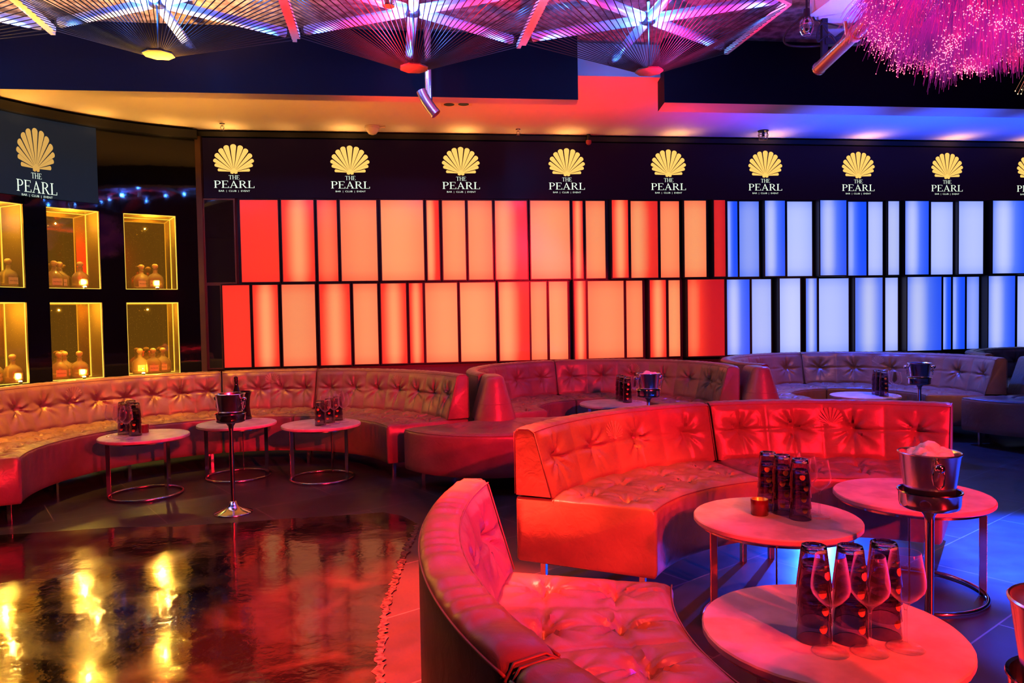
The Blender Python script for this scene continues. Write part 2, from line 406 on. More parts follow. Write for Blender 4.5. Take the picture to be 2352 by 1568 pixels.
def light_panel(x0, x1, code, row, prev, idx):
    fam, kind = code[0], code[1:]
    gap = x0-prev
    prot = .05 + max(0, min(.12, (gap-7)*.009)) + (idx % 2)*.006
    z0, z1 = ZROW[row]
    ym = {'upper': 550, 'lower': 740}[row]
    def uo(x):                            # pixel column on the plane standing `prot` in front of the wall
        d = ray(x, ym); pl = WA - prot*math.sqrt(1+WB*WB); t = pl/(d.y-WB*d.x)
        p = Vector((d.x*t, d.y*t, 0)) - W0; return p.dot(WT)
    u0, u1 = uo(x0), uo(x1)
    col = 'orange red' if fam == 'r' else 'pale blue'
    w = 'narrow' if x1-x0 < 36 else ('wide' if x1-x0 > 72 else 'tall')
    look = {'F': 'evenly lit', 'C': 'centre-lit', 'L': 'left-lit', 'LL': 'left-lit', 'R': 'right-lit', 'D': 'dim', 'M': 'mid-lit', 'W': 'left-lit', 'X': 'dark'}[kind]
    frm = 'from the dark mirror' if fam == 'r' else 'right of the red ones'
    n = idx if fam == 'r' else idx - sum(1 for q in (UP if row == 'upper' else LOW) if q[2][0] == 'r')
    t = thing('light_panel', f'{look} {w} {col} glass light panel, {row} row, {ORD[n]} {frm}', 'light panel', wp((u0+u1)/2, z0, 0), group=f'{"red" if fam=="r" else "blue"} light panels in the {row} row')
    t.rotation_euler = (0, 0, math.atan(WB))
    hw, hz, fr = (u1-u0)/2, z1-z0, .014
    bm = BM()                              # box frame: local x along wall, -y towards the room
    for lo, hi in [((-hw-fr, -prot-.004, -fr), (hw+fr, -.002, 0)), ((-hw-fr, -prot-.004, hz), (hw+fr, -.002, hz+fr)),
                   ((-hw-fr, -prot-.004, 0), (-hw, -.002, hz)), ((hw, -prot-.004, 0), (hw+fr, -.002, hz))]:
        box(bm, lo, hi)
    obj('frame', bm, FRAME, t)
    bm = BM(); nx, nz = 14, 8; lay = bm.loops.layers.float_color.new('glow')
    pat = P(kind, rp)
    vs = [[bm.verts.new((-hw+2*hw*i/nx, -prot, hz*j/nz)) for j in range(nz+1)] for i in range(nx+1)]
    cc = {}
    jit = rp.uniform(.92, 1.05)
    for i in range(nx):
        for j in range(nz):
            f = bm.faces.new((vs[i][j], vs[i+1][j], vs[i+1][j+1], vs[i][j+1]))
            for lp, (p, q) in zip(f.loops, ((i, j), (i+1, j), (i+1, j+1), (i, j+1))):
                lp[lay] = (*[c*jit for c in glow_col(fam, pat, p/nx, q/nz)], 1)
    obj('diffuser', bm, GLOW, t, smooth=True)
for row, lst in (('upper', UP), ('lower', LOW)):
    prev = lst[0][0]-8
    for i, (x0, x1, code) in enumerate(lst):
        light_panel(x0, x1, code, row, prev, i); prev = x1
def mirror_panel(x0, x1, row):
    z0, z1 = ZROW[row]; prot = .05
    u0, u1 = wall_u(x0, 600)[0], wall_u(x1, 600)[0]
    t = thing('mirror_panel', f'unlit black mirror panel in bronze frame at the left end of the {row} row', 'mirror panel', wp((u0+u1)/2, z0, 0), group='unlit mirror panels')
    t.rotation_euler = (0, 0, math.atan(WB)); hw, hz, fr = (u1-u0)/2, z1-z0, .018
    bm = BM()
    for lo, hi in [((-hw-fr, -prot-.004, -fr), (hw+fr, -.002, 0)), ((-hw-fr, -prot-.004, hz), (hw+fr, -.002, hz+fr)),
                   ((-hw-fr, -prot-.004, 0), (-hw, -.002, hz)), ((hw, -prot-.004, 0), (hw+fr, -.002, hz))]:
        box(bm, lo, hi)
    obj('frame', bm, BRONZE, t)
    bm = BM(); box(bm, (-hw, -prot, 0), (hw, -.003, hz)); obj('mirror', bm, MIRROR, t)
mirror_panel(476, 542, 'upper'); mirror_panel(477, 506, 'lower')

# ------------------------------------------------------------------ shell emblem and lettering (flat 2D polygons)
TIPS = [(-.395, .02), (-.466, .15), (-.49, .275), (-.44, .42), (-.33, .55), (-.187, .635), (0, .667)]
TIPS = TIPS + [(-x, y) for x, y in TIPS[-2::-1]]
def shell_polys(gap=.16):
    """petals of a scallop shell, width about 1, the petals converge at the origin"""
    A = [math.atan2(y+.03, x) for x, y in TIPS]; A = [a if a > -1 else a+2*PI for a in A]; Rr = [math.hypot(x, y+.03) for x, y in TIPS]
    out = []
    for k in range(13):
        lo = (A[k]+A[k-1])/2 if k else A[0]+(A[0]-A[1])/2
        hi = (A[k]+A[k+1])/2 if k < 12 else A[12]+(A[12]-A[11])/2
        da = abs(lo-hi)/2*(1-gap); am = A[k]; r = Rr[k]
        pts = [(.07*math.cos(am+da), .07*math.sin(am+da)-.03)]
        for q in range(9):
            b = PI/2-PI*q/8; aa = am+da*math.sin(b); rr = r-r*da*.75*(1-math.cos(b))
            pts.append((rr*math.cos(aa), rr*math.sin(aa)-.03))
        pts.append((.07*math.cos(am-da), .07*math.sin(am-da)-.03)); out.append(pts)
    out.append([(-.09, .0), (-.085, -.07), (-.03, -.085), (0, -.06), (.03, -.085), (.085, -.07), (.09, 0), (0, .06)])
    return out
def q_(x0, y0, x1, y1): return [(x0, y0), (x1, y0), (x1, y1), (x0, y1)]
def ringarc(cx, cy, ro, rix, riy, a0, a1, n=10):
    ps = []
    for i in range(n):
        t0, t1 = a0+(a1-a0)*i/n, a0+(a1-a0)*(i+1)/n
        ps.append([(cx+rix*math.cos(t0), cy+riy*math.sin(t0)), (cx+ro[0]*math.cos(t0), cy+ro[1]*math.sin(t0)), (cx+ro[0]*math.cos(t1), cy+ro[1]*math.sin(t1)), (cx+rix*math.cos(t1), cy+riy*math.sin(t1))])
    return ps
s_, h_ = .13, .045
LET = {
 'T': (.72, [q_(.295, 0, .425, 1), q_(0, 1-h_, .72, 1), q_(0, .80, .04, 1), q_(.68, .80, .72, 1), q_(.2, 0, .52, h_)]),
 'H': (.84, [q_(.08, 0, .21, 1), q_(.63, 0, .76, 1), q_(.2, .48, .64, .48+h_), q_(0, 0, .29, h_), q_(0, 1-h_, .29, 1), q_(.55, 0, .84, h_), q_(.55, 1-h_, .84, 1)]),
 'E': (.68, [q_(.08, 0, .21, 1), q_(0, 0, .66, h_), q_(0, 1-h_, .62, 1), q_(.2, .49, .48, .49+h_), q_(.58, .79, .62, 1), q_(.63, 0, .68, .24), q_(.45, .40, .48, .62)]),
 'P': (.66, [q_(.08, 0, .21, 1), q_(0, 0, .30, h_), q_(0, 1-h_, .34, 1), q_(.2, .46, .34, .46+h_)] + ringarc(.33, .73, (.31, .27), .18, .225, -PI/2, PI/2)),
 'R': (.80, [q_(.08, 0, .21, 1), q_(0, 0, .30, h_), q_(0, 1-h_, .34, 1), q_(.2, .48, .34, .48+h_), [(.30, .5), (.43, .5), (.74, 0), (.60, 0)], q_(.58, 0, .82, h_)] + ringarc(.33, .745, (.30, .255), .17, .21, -PI/2, PI/2)),
 'A': (.86, [[(.10, 0), (.155, 0), (.46, .93), (.41, 1)], [(.37, 1), (.45, 1), (.79, 0), (.64, 0)], q_(.24, .32, .62, .32+h_), q_(0, 0, .25, h_), q_(.54, 0, .87, h_)]),
 'L': (.64, [q_(.08, 0, .21, 1), q_(0, 0, .62, h_), q_(0, 1-h_, .30, 1), q_(.58, 0, .63, .26)]),
}
def word(txt, height, width, cx, y0):
    tot = sum(LET[c][0] for c in txt) + .06*(len(txt)-1); sx = width/tot; out = []; x = cx-width/2
    for c in txt:
        w, ps = LET[c]
        out += [[(x+px*sx, y0+py*height) for px, py in p] for p in ps]; x += (w+.06)*sx
    return out
_font = {}
def sans(txt, height, cx, y0, width=None):
    """sans lettering from Blender's own font, as polygons"""
    cu = bpy.data.curves.new('lettering', 'FONT'); cu.body = txt; cu.size = 1; cu.resolution_u = 3
    o = bpy.data.objects.new('lettering', cu); COL.objects.link(o)
    dg = bpy.context.evaluated_depsgraph_get(); me = o.evaluated_get(dg).to_mesh()
    vs = [v.co.copy() for v in me.vertices]; fs = [list(p.vertices) for p in me.polygons]
    x0, x1 = min(v.x for v in vs), max(v.x for v in vs)
    yy0, yy1 = min(v.y for v in vs), max(v.y for v in vs)
    sx = width/(x1-x0) if width else height/(yy1-yy0); sy = height/(yy1-yy0)
    out = [[(cx+(vs[i].x-(x0+x1)/2)*sx, y0+(vs[i].y-yy0)*sy) for i in f] for f in fs]
    bpy.data.objects.remove(o); bpy.data.curves.remove(cu)
    return out
def draw(polys, fn, name, m, parent):
    bm = BM()
    for p in polys:
        q = [q for i, q in enumerate(p) if (q[0]-p[i-1][0])**2+(q[1]-p[i-1][1])**2 > 1e-12]
        if len(q) < 3: continue
        try: bm.faces.new([bm.verts.new(fn(x, y)) for x, y in q])
        except ValueError: pass
    return obj(name, bm, m, parent)
SUB = sans('BAR  |  CLUB  |  EVENT', .06, 0, 0, .74)
LOGO_GOLD = emis('led_gold', (1.0, .62, .17), 1.15)
LOGO_GOLD2 = emis('led_gold_left', (1.0, .60, .17), .75)
LOGO_WHITE = emis('led_white', (.85, 1.0, .82), 1.1)
# rear LED screen
us0, us1 = wall_u(470, 400)[0], uR-.3
SCR = mat('led_screen_face', (.006, .003, .007), .35, spec=.2, emit=(.12, .02, .13), es=.05, bump=(300, .1, .001))
t = thing('led_screen', 'long black LED screen strip above the light panels showing gold shell logos', 'LED screen', wp(us0, 2.80))
t.rotation_euler = (0, 0, math.atan(WB))
bm = BM(); box(bm, (0, -.055, 0), (us1-us0, -.002, .685)); obj('screen_panel', bm, SCR, t)
logos = [537.5, 804.5, 1059, 1302, 1535.5, 1758, 1971.5, 2175.5, 2371]
def uo2(x, y, out):
    d = ray(x, y); pl = WA - out*math.sqrt(1+WB*WB); tt = pl/(d.y-WB*d.x)
    return (Vector((d.x*tt, d.y*tt, 0)) - W0).dot(WT), CH+d.z*tt
for x in logos:
    u = uo2(x, 400, .058)[0]-us0
    W = .455
    draw(shell_polys(), lambda a, b, u=u: Vector((u+a*W, -.0585, .312+b*W)), 'shell_emblem', LOGO_GOLD, t)
    txt = word('THE', .047, .12, 0, .212) + word('PEARL', .083, .45, 0, .113)
    draw(txt, lambda a, b, u=u: Vector((u+a, -.0585, b)), 'lettering', LOGO_WHITE, t)
    draw(SUB, lambda a, b, u=u: Vector((u+a*.47, -.0585,   .063+b*.42)), 'tagline', LOGO_WHITE, t)
# left LED screen on the curved wall
aS1, aS0 = arc_a(233), R(196)
t = thing('led_screen', 'navy LED screen on the curved wall with one gold shell logo', 'LED screen', ap((aS0+aS1)/2, 2.66))
o0 = t.location.copy()
bm = BM(); g = []
n = 24
for i in range(n+1):
    a = aS1+(aS0-aS1)*i/n; g.append([bm.verts.new(ap(a, z, o_)-o0) for o_, z in ((.004, 2.66), (.03, 2.66), (.03, 3.455), (.004, 3.455))])
for p, q in zip(g, g[1:]):
    for k in range(4): bm.faces.new((p[k], p[(k+1) % 4], q[(k+1) % 4], q[k]))
bm.faces.new(g[0]); bm.faces.new(g[-1][::-1]); bmesh.ops.recalc_face_normals(bm, faces=bm.faces)
obj('screen_panel', bm, mat('led_screen_navy', (.01, .014, .02), .4, spec=.15, emit=(.10, .16, .26), es=.13), t)
aL = arc_a(92)
def onarc(a, b, z0): return ap(aL-a/AR, z0+b, .033)-o0
LW = (arc_a(38)-arc_a(127))*AR
zz = lambda y: arc_z(84, y)
draw(shell_polys(), lambda a, b: onarc(a*LW, b*(zz(293)-zz(383))/.667, zz(383)), 'shell_emblem', LOGO_GOLD2, t)
draw(word('THE', zz(397)-zz(410), LW*.27, 0, zz(410)) + word('PEARL', zz(416)-zz(443), LW*1.05, 0, zz(443)), lambda a, b: onarc(a, b, 0), 'lettering', LOGO_WHITE, t)
draw(SUB, lambda a, b: onarc(a*LW/.74*.80, b*.48, zz(454)), 'tagline', LOGO_WHITE, t)

# ------------------------------------------------------------------ bottle niches
ACRY = bpy.data.materials.new('edge_lit_acrylic'); N, L = nodes(ACRY); N.remove(N['Principled BSDF'])
tr = N.new('ShaderNodeBsdfTransparent'); tr.inputs['Color'].default_value = (1, .9, .6, 1)
em = N.new('ShaderNodeEmission'); em.inputs['Color'].default_value = (1, .48, .05, 1)
gl = N.new('ShaderNodeBsdfGlossy'); gl.inputs['Roughness'].default_value = .02; gl.inputs['Color'].default_value = (1, 1, 1, 1)
tc = N.new('ShaderNodeTexCoord'); vo = N.new('ShaderNodeTexVoronoi'); vo.inputs['Scale'].default_value = 60
L.new(tc.outputs['Object'], vo.inputs['Vector'])
rmp = N.new('ShaderNodeValToRGB'); rmp.color_ramp.elements[0].position = 0; rmp.color_ramp.elements[1].position = .14
rmp.color_ramp.elements[0].color = (.9, .9, .9, 1); rmp.color_ramp.elements[1].color = (.105, .105, .105, 1)
L.new(vo.outputs['Distance'], rmp.inputs['Fac']); L.new(rmp.outputs['Color'], em.inputs['Strength'])
ad = N.new('ShaderNodeAddShader'); mx = N.new('ShaderNodeMixShader'); fr = N.new('ShaderNodeFresnel'); fr.inputs['IOR'].default_value = 1.4
L.new(tr.outputs[0], ad.inputs[0]); L.new(em.outputs[0], ad.inputs[1]); L.new(fr.outputs[0], mx.inputs[0])
L.new(ad.outputs[0], mx.inputs[1]); L.new(gl.outputs[0], mx.inputs[2]); L.new(mx.outputs[0], N['Material Output'].inputs['Surface'])
EDGE = emis('lit_acrylic_edge', (1, .62, .1), 1.5)
NICHE = mat('niche_bronze', (.16, .10, .03), .3, .3)
NMIRR = mat('amber_mirror', (.55, .42, .2), .03, 1)
BASEGLOW = emis('niche_base_light', (1, .78, .3), 9)
DEP = .37
colname = ['left', 'middle', 'right']; rowname = ['upper', 'lower']
niche_frames = {}
for c in range(3):
    for r_ in range(2):
        a0, a1 = ang[c]; z0, z1 = ZR[r_]
        am = (a0+a1)/2; base = ap(am, z0)
        ex = Vector((math.sin(am), -math.cos(am), 0)); ey = Vector((math.cos(am), math.sin(am), 0))   # ex to the viewer's right, ey into the wall
        rot = math.atan2(ex.y, ex.x)
        hw = AR*math.sin((a1-a0)/2)-.004; sag = AR*(1-math.cos((a1-a0)/2)); hz = z1-z0
        t = thing('display_niche', f'glowing amber bottle niche, {colname[c]} column of the {rowname[r_]} row', 'display niche', base, rot, 'amber bottle niches')
        y0 = -sag+.006; y1 = DEP
        bm = BM()
        def quad(*p): bm.faces.new([bm.verts.new(q) for q in p])
        quad((-hw, y0, 0), (hw, y0, 0), (hw, y1, 0), (-hw, y1, 0)); quad((-hw, y0, hz), (-hw, y1, hz), (hw, y1, hz), (hw, y0, hz))
        quad((-hw, y0, 0), (-hw, y1, 0), (-hw, y1, hz), (-hw, y0, hz)); quad((hw, y0, 0), (hw, y0, hz), (hw, y1, hz), (hw, y1, 0))
        obj('lining', bm, NICHE, t)
        bm = BM(); quad((-hw, y1-.004, 0), (hw, y1-.004, 0), (hw, y1-.004, hz), (-hw, y1-.004, hz)); obj('mirror_back', bm, NMIRR, t)
        bm = BM(); quad((-hw+.003, y0+.03, .003), (hw-.003, y0+.03, .003), (hw-.003, y0+.03, hz-.003), (-hw+.003, y0+.03, hz-.003)); obj('acrylic_front', bm, ACRY, t)
        bm = BM(); e = .0035
        for sx in (-1, 1):
            for yy in (y0+.028, y1-.012):
                box(bm, (sx*(hw-e)-e, yy-e, 0), (sx*(hw-e)+e, yy+e, hz))
        for yy in (y0+.028, y1-.012):
            for zz in (e, hz-e): box(bm, (-hw, yy-e, zz-e), (hw, yy+e, zz+e))
        for sx in (-1, 1):
            box(bm, (sx*(hw-e)-e, y0+.03, hz-2*e), (sx*(hw-e)+e, y1, hz))
        obj('glowing_edge', bm, EDGE, t)
        niche_frames[(c, r_)] = (base, ex, ey, hw, y0, rot)
# squat round-shouldered bottles
BOTTLEG = mat('bottle_glass', (1, .86, .45), .12, spec=.6); BOTTLEG.node_tree.nodes['Principled BSDF'].inputs['Transmission Weight'].default_value = .82
def bottle_proto():
    t = thing('spirit_bottle', '', 'bottle', (0, 0, 0))
    bm = BM()
    prof = [(0, .004), (.056, 0), (.064, .006), (.066, .02), (.066, .095), (.062, .118), (.048, .140), (.028, .155), (.020, .163), (.019, .186), (.023, .189), (.023, .197), (.018, .199)]
    lathe(bm, prof + [(.015, .199), (.015, .165), (.024, .150), (.044, .136), (.058, .115), (.062, .094), (.062, .02), (.056, .012), (0, .016)], 28)
    obj('glass_body', bm, BOTTLEG, t, smooth=True)
    bm = BM(); lathe(bm, [(0, .198), (.014, .198), (.015, .206), (.023, .214), (.0265, .228), (.023, .242), (.012, .251), (0, .253)], 20)
    obj('ball_stopper', bm, mat('cork_stopper', (.55, .38, .16), .4), t, smooth=True)
    bm = BM(); n = 10
    g = [[bm.verts.new((.0672*math.sin(a), -.0672*math.cos(a), z)) for z in (.028, .088)] for a in [R(-34+68*i/n) for i in range(n+1)]]
    for p, q in zip(g, g[1:]): bm.faces.new((p[0], q[0], q[1], p[1]))
    lb = obj('paper_label', bm, mat('bottle_label', (.7, .6, .3), .6), t, smooth=True)
    return t, lb
bott, blab = bottle_proto()
draw(sans('PATRON', .011, 0, 0), lambda a, b: Vector((.0678*math.sin(a/.0678), -.0678*math.cos(a/.0678), .052+b)), 'lettering', mat('label_ink', (.04, .04, .03), .6), blab)
spots = [(0, 0, [(.50, .03, 'left'), (.84, .04, 'right')]), (1, 0, [(.36, .15, 'middle'), (.68, .03, 'right'), (.17, .03, 'left')]), (2, 0, [(.60, .03, 'front'), (.36, .16, 'rear')]),
         (0, 1, [(.42, .03, 'left'), (.84, .03, 'right'), (.64, .17, 'rear')]), (1, 1, [(.20, .03, 'left'), (.60, .03, 'right'), (.40, .17, 'rear')]), (2, 1, [(.50, .03, 'front'), (.27, .16, 'rear left'), (.74, .17, 'rear right')])]
firstb = True
GL = []; GT = []
for c, r_, lst in spots:
    base, ex, ey, hw, y0, rot = niche_frames[(c, r_)]
    for fx, fy, wh in lst:
        p = base + ex*(hw*(2*fx-1)*.98) + ey*(.085+fy) + Vector((0, 0, .004))
        lab = f'round-shouldered clear bottle with ball stopper, {wh} one in the {rowname[r_]} {colname[c]} niche'
        sz = 1.28
        if firstb: o = bott; o.location = p; o.rotation_euler = (0, 0, rot); o['label'] = lab; o['group'] = 'bottles in the amber niches'; firstb = False
        else: o = dup(bott, p, rot+rp.uniform(-.3, .3), lab, 'bottles in the amber niches')
        o.scale = (sz, sz, sz*.9)
    # small puck light under the bottles
    p = base + ex*(hw*(2*lst[0][0]-1)*.9) + ey*.03
    GT.append(base + ex*(hw*.1) + ey*.14 + Vector((0, 0, .74)))
    tl = thing('puck_light', f'bright amber puck light on the floor of the {rowname[r_]} {colname[c]} niche', 'light', base + ex*(hw*(2*lst[0 if len(lst) == 2 else 1][0]-1)*.98+(-.0)) + ey*.0 + Vector((0, 0, .003)), rot, 'puck lights in the niches')
    bm = BM(); lathe(bm, [(.0, 0), (.045, 0), (.045, .016), (.040, .018)], 24); obj('housing', bm, CHROME, tl)
    bm = BM(); lathe(bm, [(.040, .018), (.036, .03), (0, .034)], 24); obj('lens', bm, BASEGLOW, tl, smooth=True)
    tl.scale = (.42, .42, .9); GL.append(tl.location+Vector((0, 0, .07)))

# ------------------------------------------------------------------ sofas
def arcp(cx, cy, a, r, z): return Vector((cx+r*math.cos(a), cy+r*math.sin(a), z))
def tuft(s, t, S, T, buts, amp, seam_t, rr):
    """depth of the upholstery at (s,t) metres; buts = list of (s,t)"""
    d = 0
    for k, (bs, bt) in enumerate(buts):
        ds, dt = s-bs, t-bt; q = math.hypot(ds, dt)
        if q > .26: continue
        d += amp*math.exp(-(q/.03)**2) + amp*1.1*math.exp(-(q/.085)**2)
        if q > .008:
            th = math.atan2(dt, ds); ph = (k*2.4+rr)
            d += .0105*math.sin(7*th+ph+1.5*math.sin(3*th+ph))*min(1, q/.05)*math.exp(-(q/.10)**2)*1.3
            d += .0042*math.sin(13*th+2*ph)*min(1, q/.04)*math.exp(-(q/.08)**2)
    return d
def seamline(x, c, w=.006): return math.exp(-((x-c)/w)**2)
def sofa(label, cx, cy, ri, ro, a0, a1, zt=.82, zs=.47, zb=.14, nb=4, group=None, emblem=None, seed=0, cols=None, legs=True, back=True, wr=0):
    """one module of a curved banquette, angles in degrees, a0 > a1 (a0 is the viewer's left)"""
    rr = seed*1.7; rng = random.Random(seed)
    t = thing('sofa_module', label, 'sofa', (cx, cy, 0), 0, group)
    A0_, A1_ = R(a0), R(a1)
    rm = (ri+ro)/2; Ls = abs(A0_-A1_)*rm; Lb = abs(A0_-A1_)*(ro-.16)
    ns = max(24, int(Ls/.012))
    fr = [(k+.5)/nb for k in range(nb)]
    # ---- seat: profile around the cross-section
    rad = .03; wseat = ro-ri-.20
    prof = [(ri+.012, zb, 0)] + [(ri+.004, zb+.012, 0)] + [(ri, zb+(zs-rad-zb)*k/8, 0) for k in range(1, 9)]
    prof += [(ri+rad*(1-math.cos(b)), zs-rad+rad*math.sin(b), 0) for b in (R(25), R(50), R(72))]
    nt = 44
    prof += [(ri+rad+(wseat-rad)*k/nt, zs, 1) for k in range(nt+1)]
    prof += [(ro-.05, zs-.002, 0), (ro-.004, zs-.004, 0), (ro, zs-.02, 0), (ro, zb+.012, 0), (ro-.012, zb, 0)]
    rows = (wseat*.30, wseat*.70)
    buts = [(f*Ls, rw+.02) for f in fr for rw in rows]
    bm = BM(); rings = []
    for i in range(ns+1):
        f = i/ns; e = min(f, 1-f)*Ls; ins = .012*max(0, 1-e/.02)**2
        a = A0_+(A1_-A0_)*f; s = f*Ls; ring = []
        for (r, z, top) in prof:
            r2, z2 = r, z
            if top:
                tt = r-ri
                d = tuft(s, tt, Ls, wseat, buts, .024, None, rr)
                for b in fr: d += .009*seamline(s, b*Ls, .009)
                for rw in rows: d += .007*seamline(tt, rw+.02, .009)
                edge_ = min(1, tt/.05)*min(1, e/.05)
                puff = .020*edge_*(abs(math.sin(PI*s/Ls*nb)))**.6
                z2 = z - d*edge_ + puff
            elif z > zs-rad*1.1 and r < ri+rad:
                z2 = z+.004*abs(math.sin(PI*s/Ls*nb))
            if not top and r < ri+.01 and zb+.03 < z < zs-.04:
                r2 = r + .003*math.sin(s*60+rr)*max(0, (z-zb-.12)/.2)
            if ins:
                mr, mz = rm, (zs+zb)/2
                r2 += (mr-r2)*ins/.35; z2 += (mz-z2)*ins/.17
            ring.append(bm.verts.new((r2*math.cos(a), r2*math.sin(a), z2)))
        rings.append(ring)
    n = len(prof)
    for p, q in zip(rings, rings[1:]):
        for k in range(n): bm.faces.new((p[k], p[(k+1) % n], q[(k+1) % n], q[k]))
    bm.faces.new(rings[0]); bm.faces.new(rings[-1][::-1]); bmesh.ops.recalc_face_normals(bm, faces=bm.faces)
    obj('seat', bm, LEATHER, t, smooth=True, autosm=55)
    if not back: return t
    # ---- backrest
    tb, tt_ = .205, .105
    hb = zt-zs
    def face(v): return (ro-tb+(tb-tt_)*v, zs+.004+hb*v)             # v 0..~.92 on the leaning face
    nf = 34
    profb = [(*face(.93*k/nf), .93*k/nf*hb+1e-6) for k in range(nf+1)]
    rx, rz = face(.93)
    profb += [(rx+.010, rz+hb*.045, -2), (rx+.026, zt-.003, -2), (rx+.045, zt, -2), (ro-.04, zt, -2), (ro-.018, zt-.004, -2), (ro-.005, zt-.014, -1), (ro, zt-.03, -1)]
    profb += [(ro, zt-.03-(zt-.03-zs-.004)*k/5, -1) for k in range(1, 6)]
    mb = .50*hb
    butsb = [(f*Lb, mb) for f in fr]
    nsb = max(24, int(Lb/.011))
    bm = BM(); rings = []
    for i in range(nsb+1):
        f = i/nsb; e = min(f, 1-f)*Lb; ins = max(0, 1-e/.03)**2
        a = A0_+(A1_-A0_)*f; s = f*Lb; ring = []
        for (r, z, v) in profb:
            r2, z2 = r, z
            if v > 0:
                d = tuft(s, v, Lb, hb, butsb, .026, None, rr+5)
                d += .009*seamline(v, mb, .008)
                for b in fr: d += .007*seamline(s, b*Lb, .007)*min(1, v/.02)
                edge_ = min(1, e/.05)*min(1, (.93*hb-v)/.03+.0)*min(1, v/.03)
                puff = .018*edge_*(abs(math.sin(PI*s/Lb*nb)))**.6
                r2 = r + d*edge_ - puff
            elif v == -2:
                z2 = z + (.0020+wr)*math.sin(s*75+2.5*math.sin(s*17+rr)+rr)*(1 if wr else .6)
            if ins:
                mr = ro-.08; r2 += (mr-r2)*ins*.10; z2 += (zs+hb*.4-z2)*ins*.045
            ring.append(bm.verts.new((r2*math.cos(a), r2*math.sin(a), z2)))
        rings.append(ring)
    n = len(profb)
    for p, q in zip(rings, rings[1:]):
        for k in range(n): bm.faces.new((p[k], p[(k+1) % n], q[(k+1) % n], q[k]))
    bm.faces.new(rings[0]); bm.faces.new(rings[-1][::-1]); bmesh.ops.recalc_face_normals(bm, faces=bm.faces)
    bk = obj('backrest', bm, LEATHER, t, smooth=True, autosm=60)
    # ---- piping along the top edges
    bm = BM()
    def line(r, z, ins_=.012):
        return [((r)*math.cos(A0_+(A1_-A0_)*k/60), r*math.sin(A0_+(A1_-A0_)*k/60), z) for k in range(61)]
    tube(bm, line(rx+.001, rz+.002), .0032, 6); tube(bm, line(ro-.001, zt-.026), .0032, 6); tube(bm, line(ri+.006, zs-.006), .0026, 6)
    for A_, sg in ((A0_, -1), (A1_, 1)):
        q = [face(.02), face(.45), face(.93), (rx+.028, zt-.002), (ro-.02, zt-.004), (ro-.002, zt-.03), (ro-.002, zs+.02)]
        tube(bm, [(r*math.cos(A_), r*math.sin(A_), z-.004) for r, z in q], .003, 6)
    obj('piping', bm, PIPE, t, smooth=True)
    # ---- embroidered shell
    if emblem is not None:
        for fe, ve, sz in emblem:
            def onb(x, y):
                s = fe*Lb + x*sz; v = ve + y*sz/hb; f = s/Lb
                a = A0_+(A1_-A0_)*f; r, z = face(v)
                d = tuft(s, v*hb, Lb, hb, butsb, .026, None, rr+5)
                puff = .018*(abs(math.sin(PI*s/Lb*nb)))**.6
                r2 = r+d-puff-.003
                return Vector((r2*math.cos(a), r2*math.sin(a), z))
            draw([[(x, y-.3) for x, y in p] for p in shell_polys(gap=.3)], onb, 'shell_emblem', EMBL, t)
    if legs:
        for f in ([.08, .92] if Ls < 2.2 else [.04, .35, .65, .96]):
            a = A0_+(A1_-A0_)*f
            for r in (ri+.09, ro-.10):
                bm = BM(); box(bm, (-.014, -.014, 0), (.014, .014, zb+.004), .002)
                lg = obj('leg', bm, CHROME, t); lg.location = (r*math.cos(a), r*math.sin(a), 0); lg.rotation_euler = (0, 0, a)
    return t
GA = 'curved banquette modules of the left booth'; GB = 'curved banquette modules of the middle booth'; GC = 'curved banquette modules of the blue-lit booth'; GN = 'curved banquette modules of the near booth'
ca = (-2.25, 5.65); RA = (1.30, 2.05)
sofa('long golden-lit tan leather sofa curve under the bottle niches', *ca, *RA, 208, 111.6, zt=.87, nb=13, group=GA, emblem=[(.585, .73, .15)], seed=1)
sofa('short tan leather sofa module behind the champagne bottle and table', *ca, *RA, 111.0, 83.4, zt=.87, nb=4, group=GA, emblem=[(.52, .78, .145)], seed=2)
sofa('tan leather sofa curve behind the table of dark glasses, ending beside the rounded red end', *ca, *RA, 82.8, 25, zt=.87, nb=7, group=GA, emblem=[(.50, .74, .15)], seed=3)
cb = (.87, 7.30); RB = (.60, 1.33)
sofa('dark red sofa curve behind the rounded end cap, left half of the middle booth', *cb, *RB, 207, 108.5, zt=.86, nb=6, group=GB, seed=4)
sofa('dark red sofa curve behind the far red-lit bucket, right half of the middle booth', *cb, *RB, 107.9, -13, zt=.86, nb=7, group=GB, seed=5, emblem=[(.36, .74, .14)])
cc_ = (3.72, 7.92); RC = (.66, 1.42)
sofa('purple-brown sofa curve nearest the blue panels, left half of the blue booth', *cc_, *RC, 207, 94.3, zt=.86, nb=6, group=GC, seed=6)
sofa('purple-brown sofa curve behind the far right bucket, right half of the blue booth', *cc_, *RC, 93.7, -15, zt=.86, nb=6, group=GC, seed=7, emblem=[(.36, .74, .14)])
sofa('tan sofa curve at the far right edge below the blue panels', 6.75, 8.25, .66, 1.42, 178, 92, zt=.86, nb=5, group=GC, seed=8)
cn = (1.62, 2.92); RN = (1.07, 1.79)
sofa('bright orange-red leather sofa module with its end facing the viewer, left of the near booth', *cn, *RN, 154.8, 104.1, nb=4, group=GN, emblem=[(.50, .70, .14)], seed=9)
sofa('crimson leather sofa module behind the tables with the nearest ice bucket', *cn, *RN, 103.5, 55.5, nb=4, group=GN, emblem=[(.53, .72, .15)], seed=10)
c8 = (1.62, 2.15); R8 = (1.13, 1.89)
sofa('nearest leather sofa module seen from its back, with pleated red top and purple inside', *c8, *R8, 209.6, 164.6, zt=.80, nb=4, group=GN, seed=12, wr=.0015)
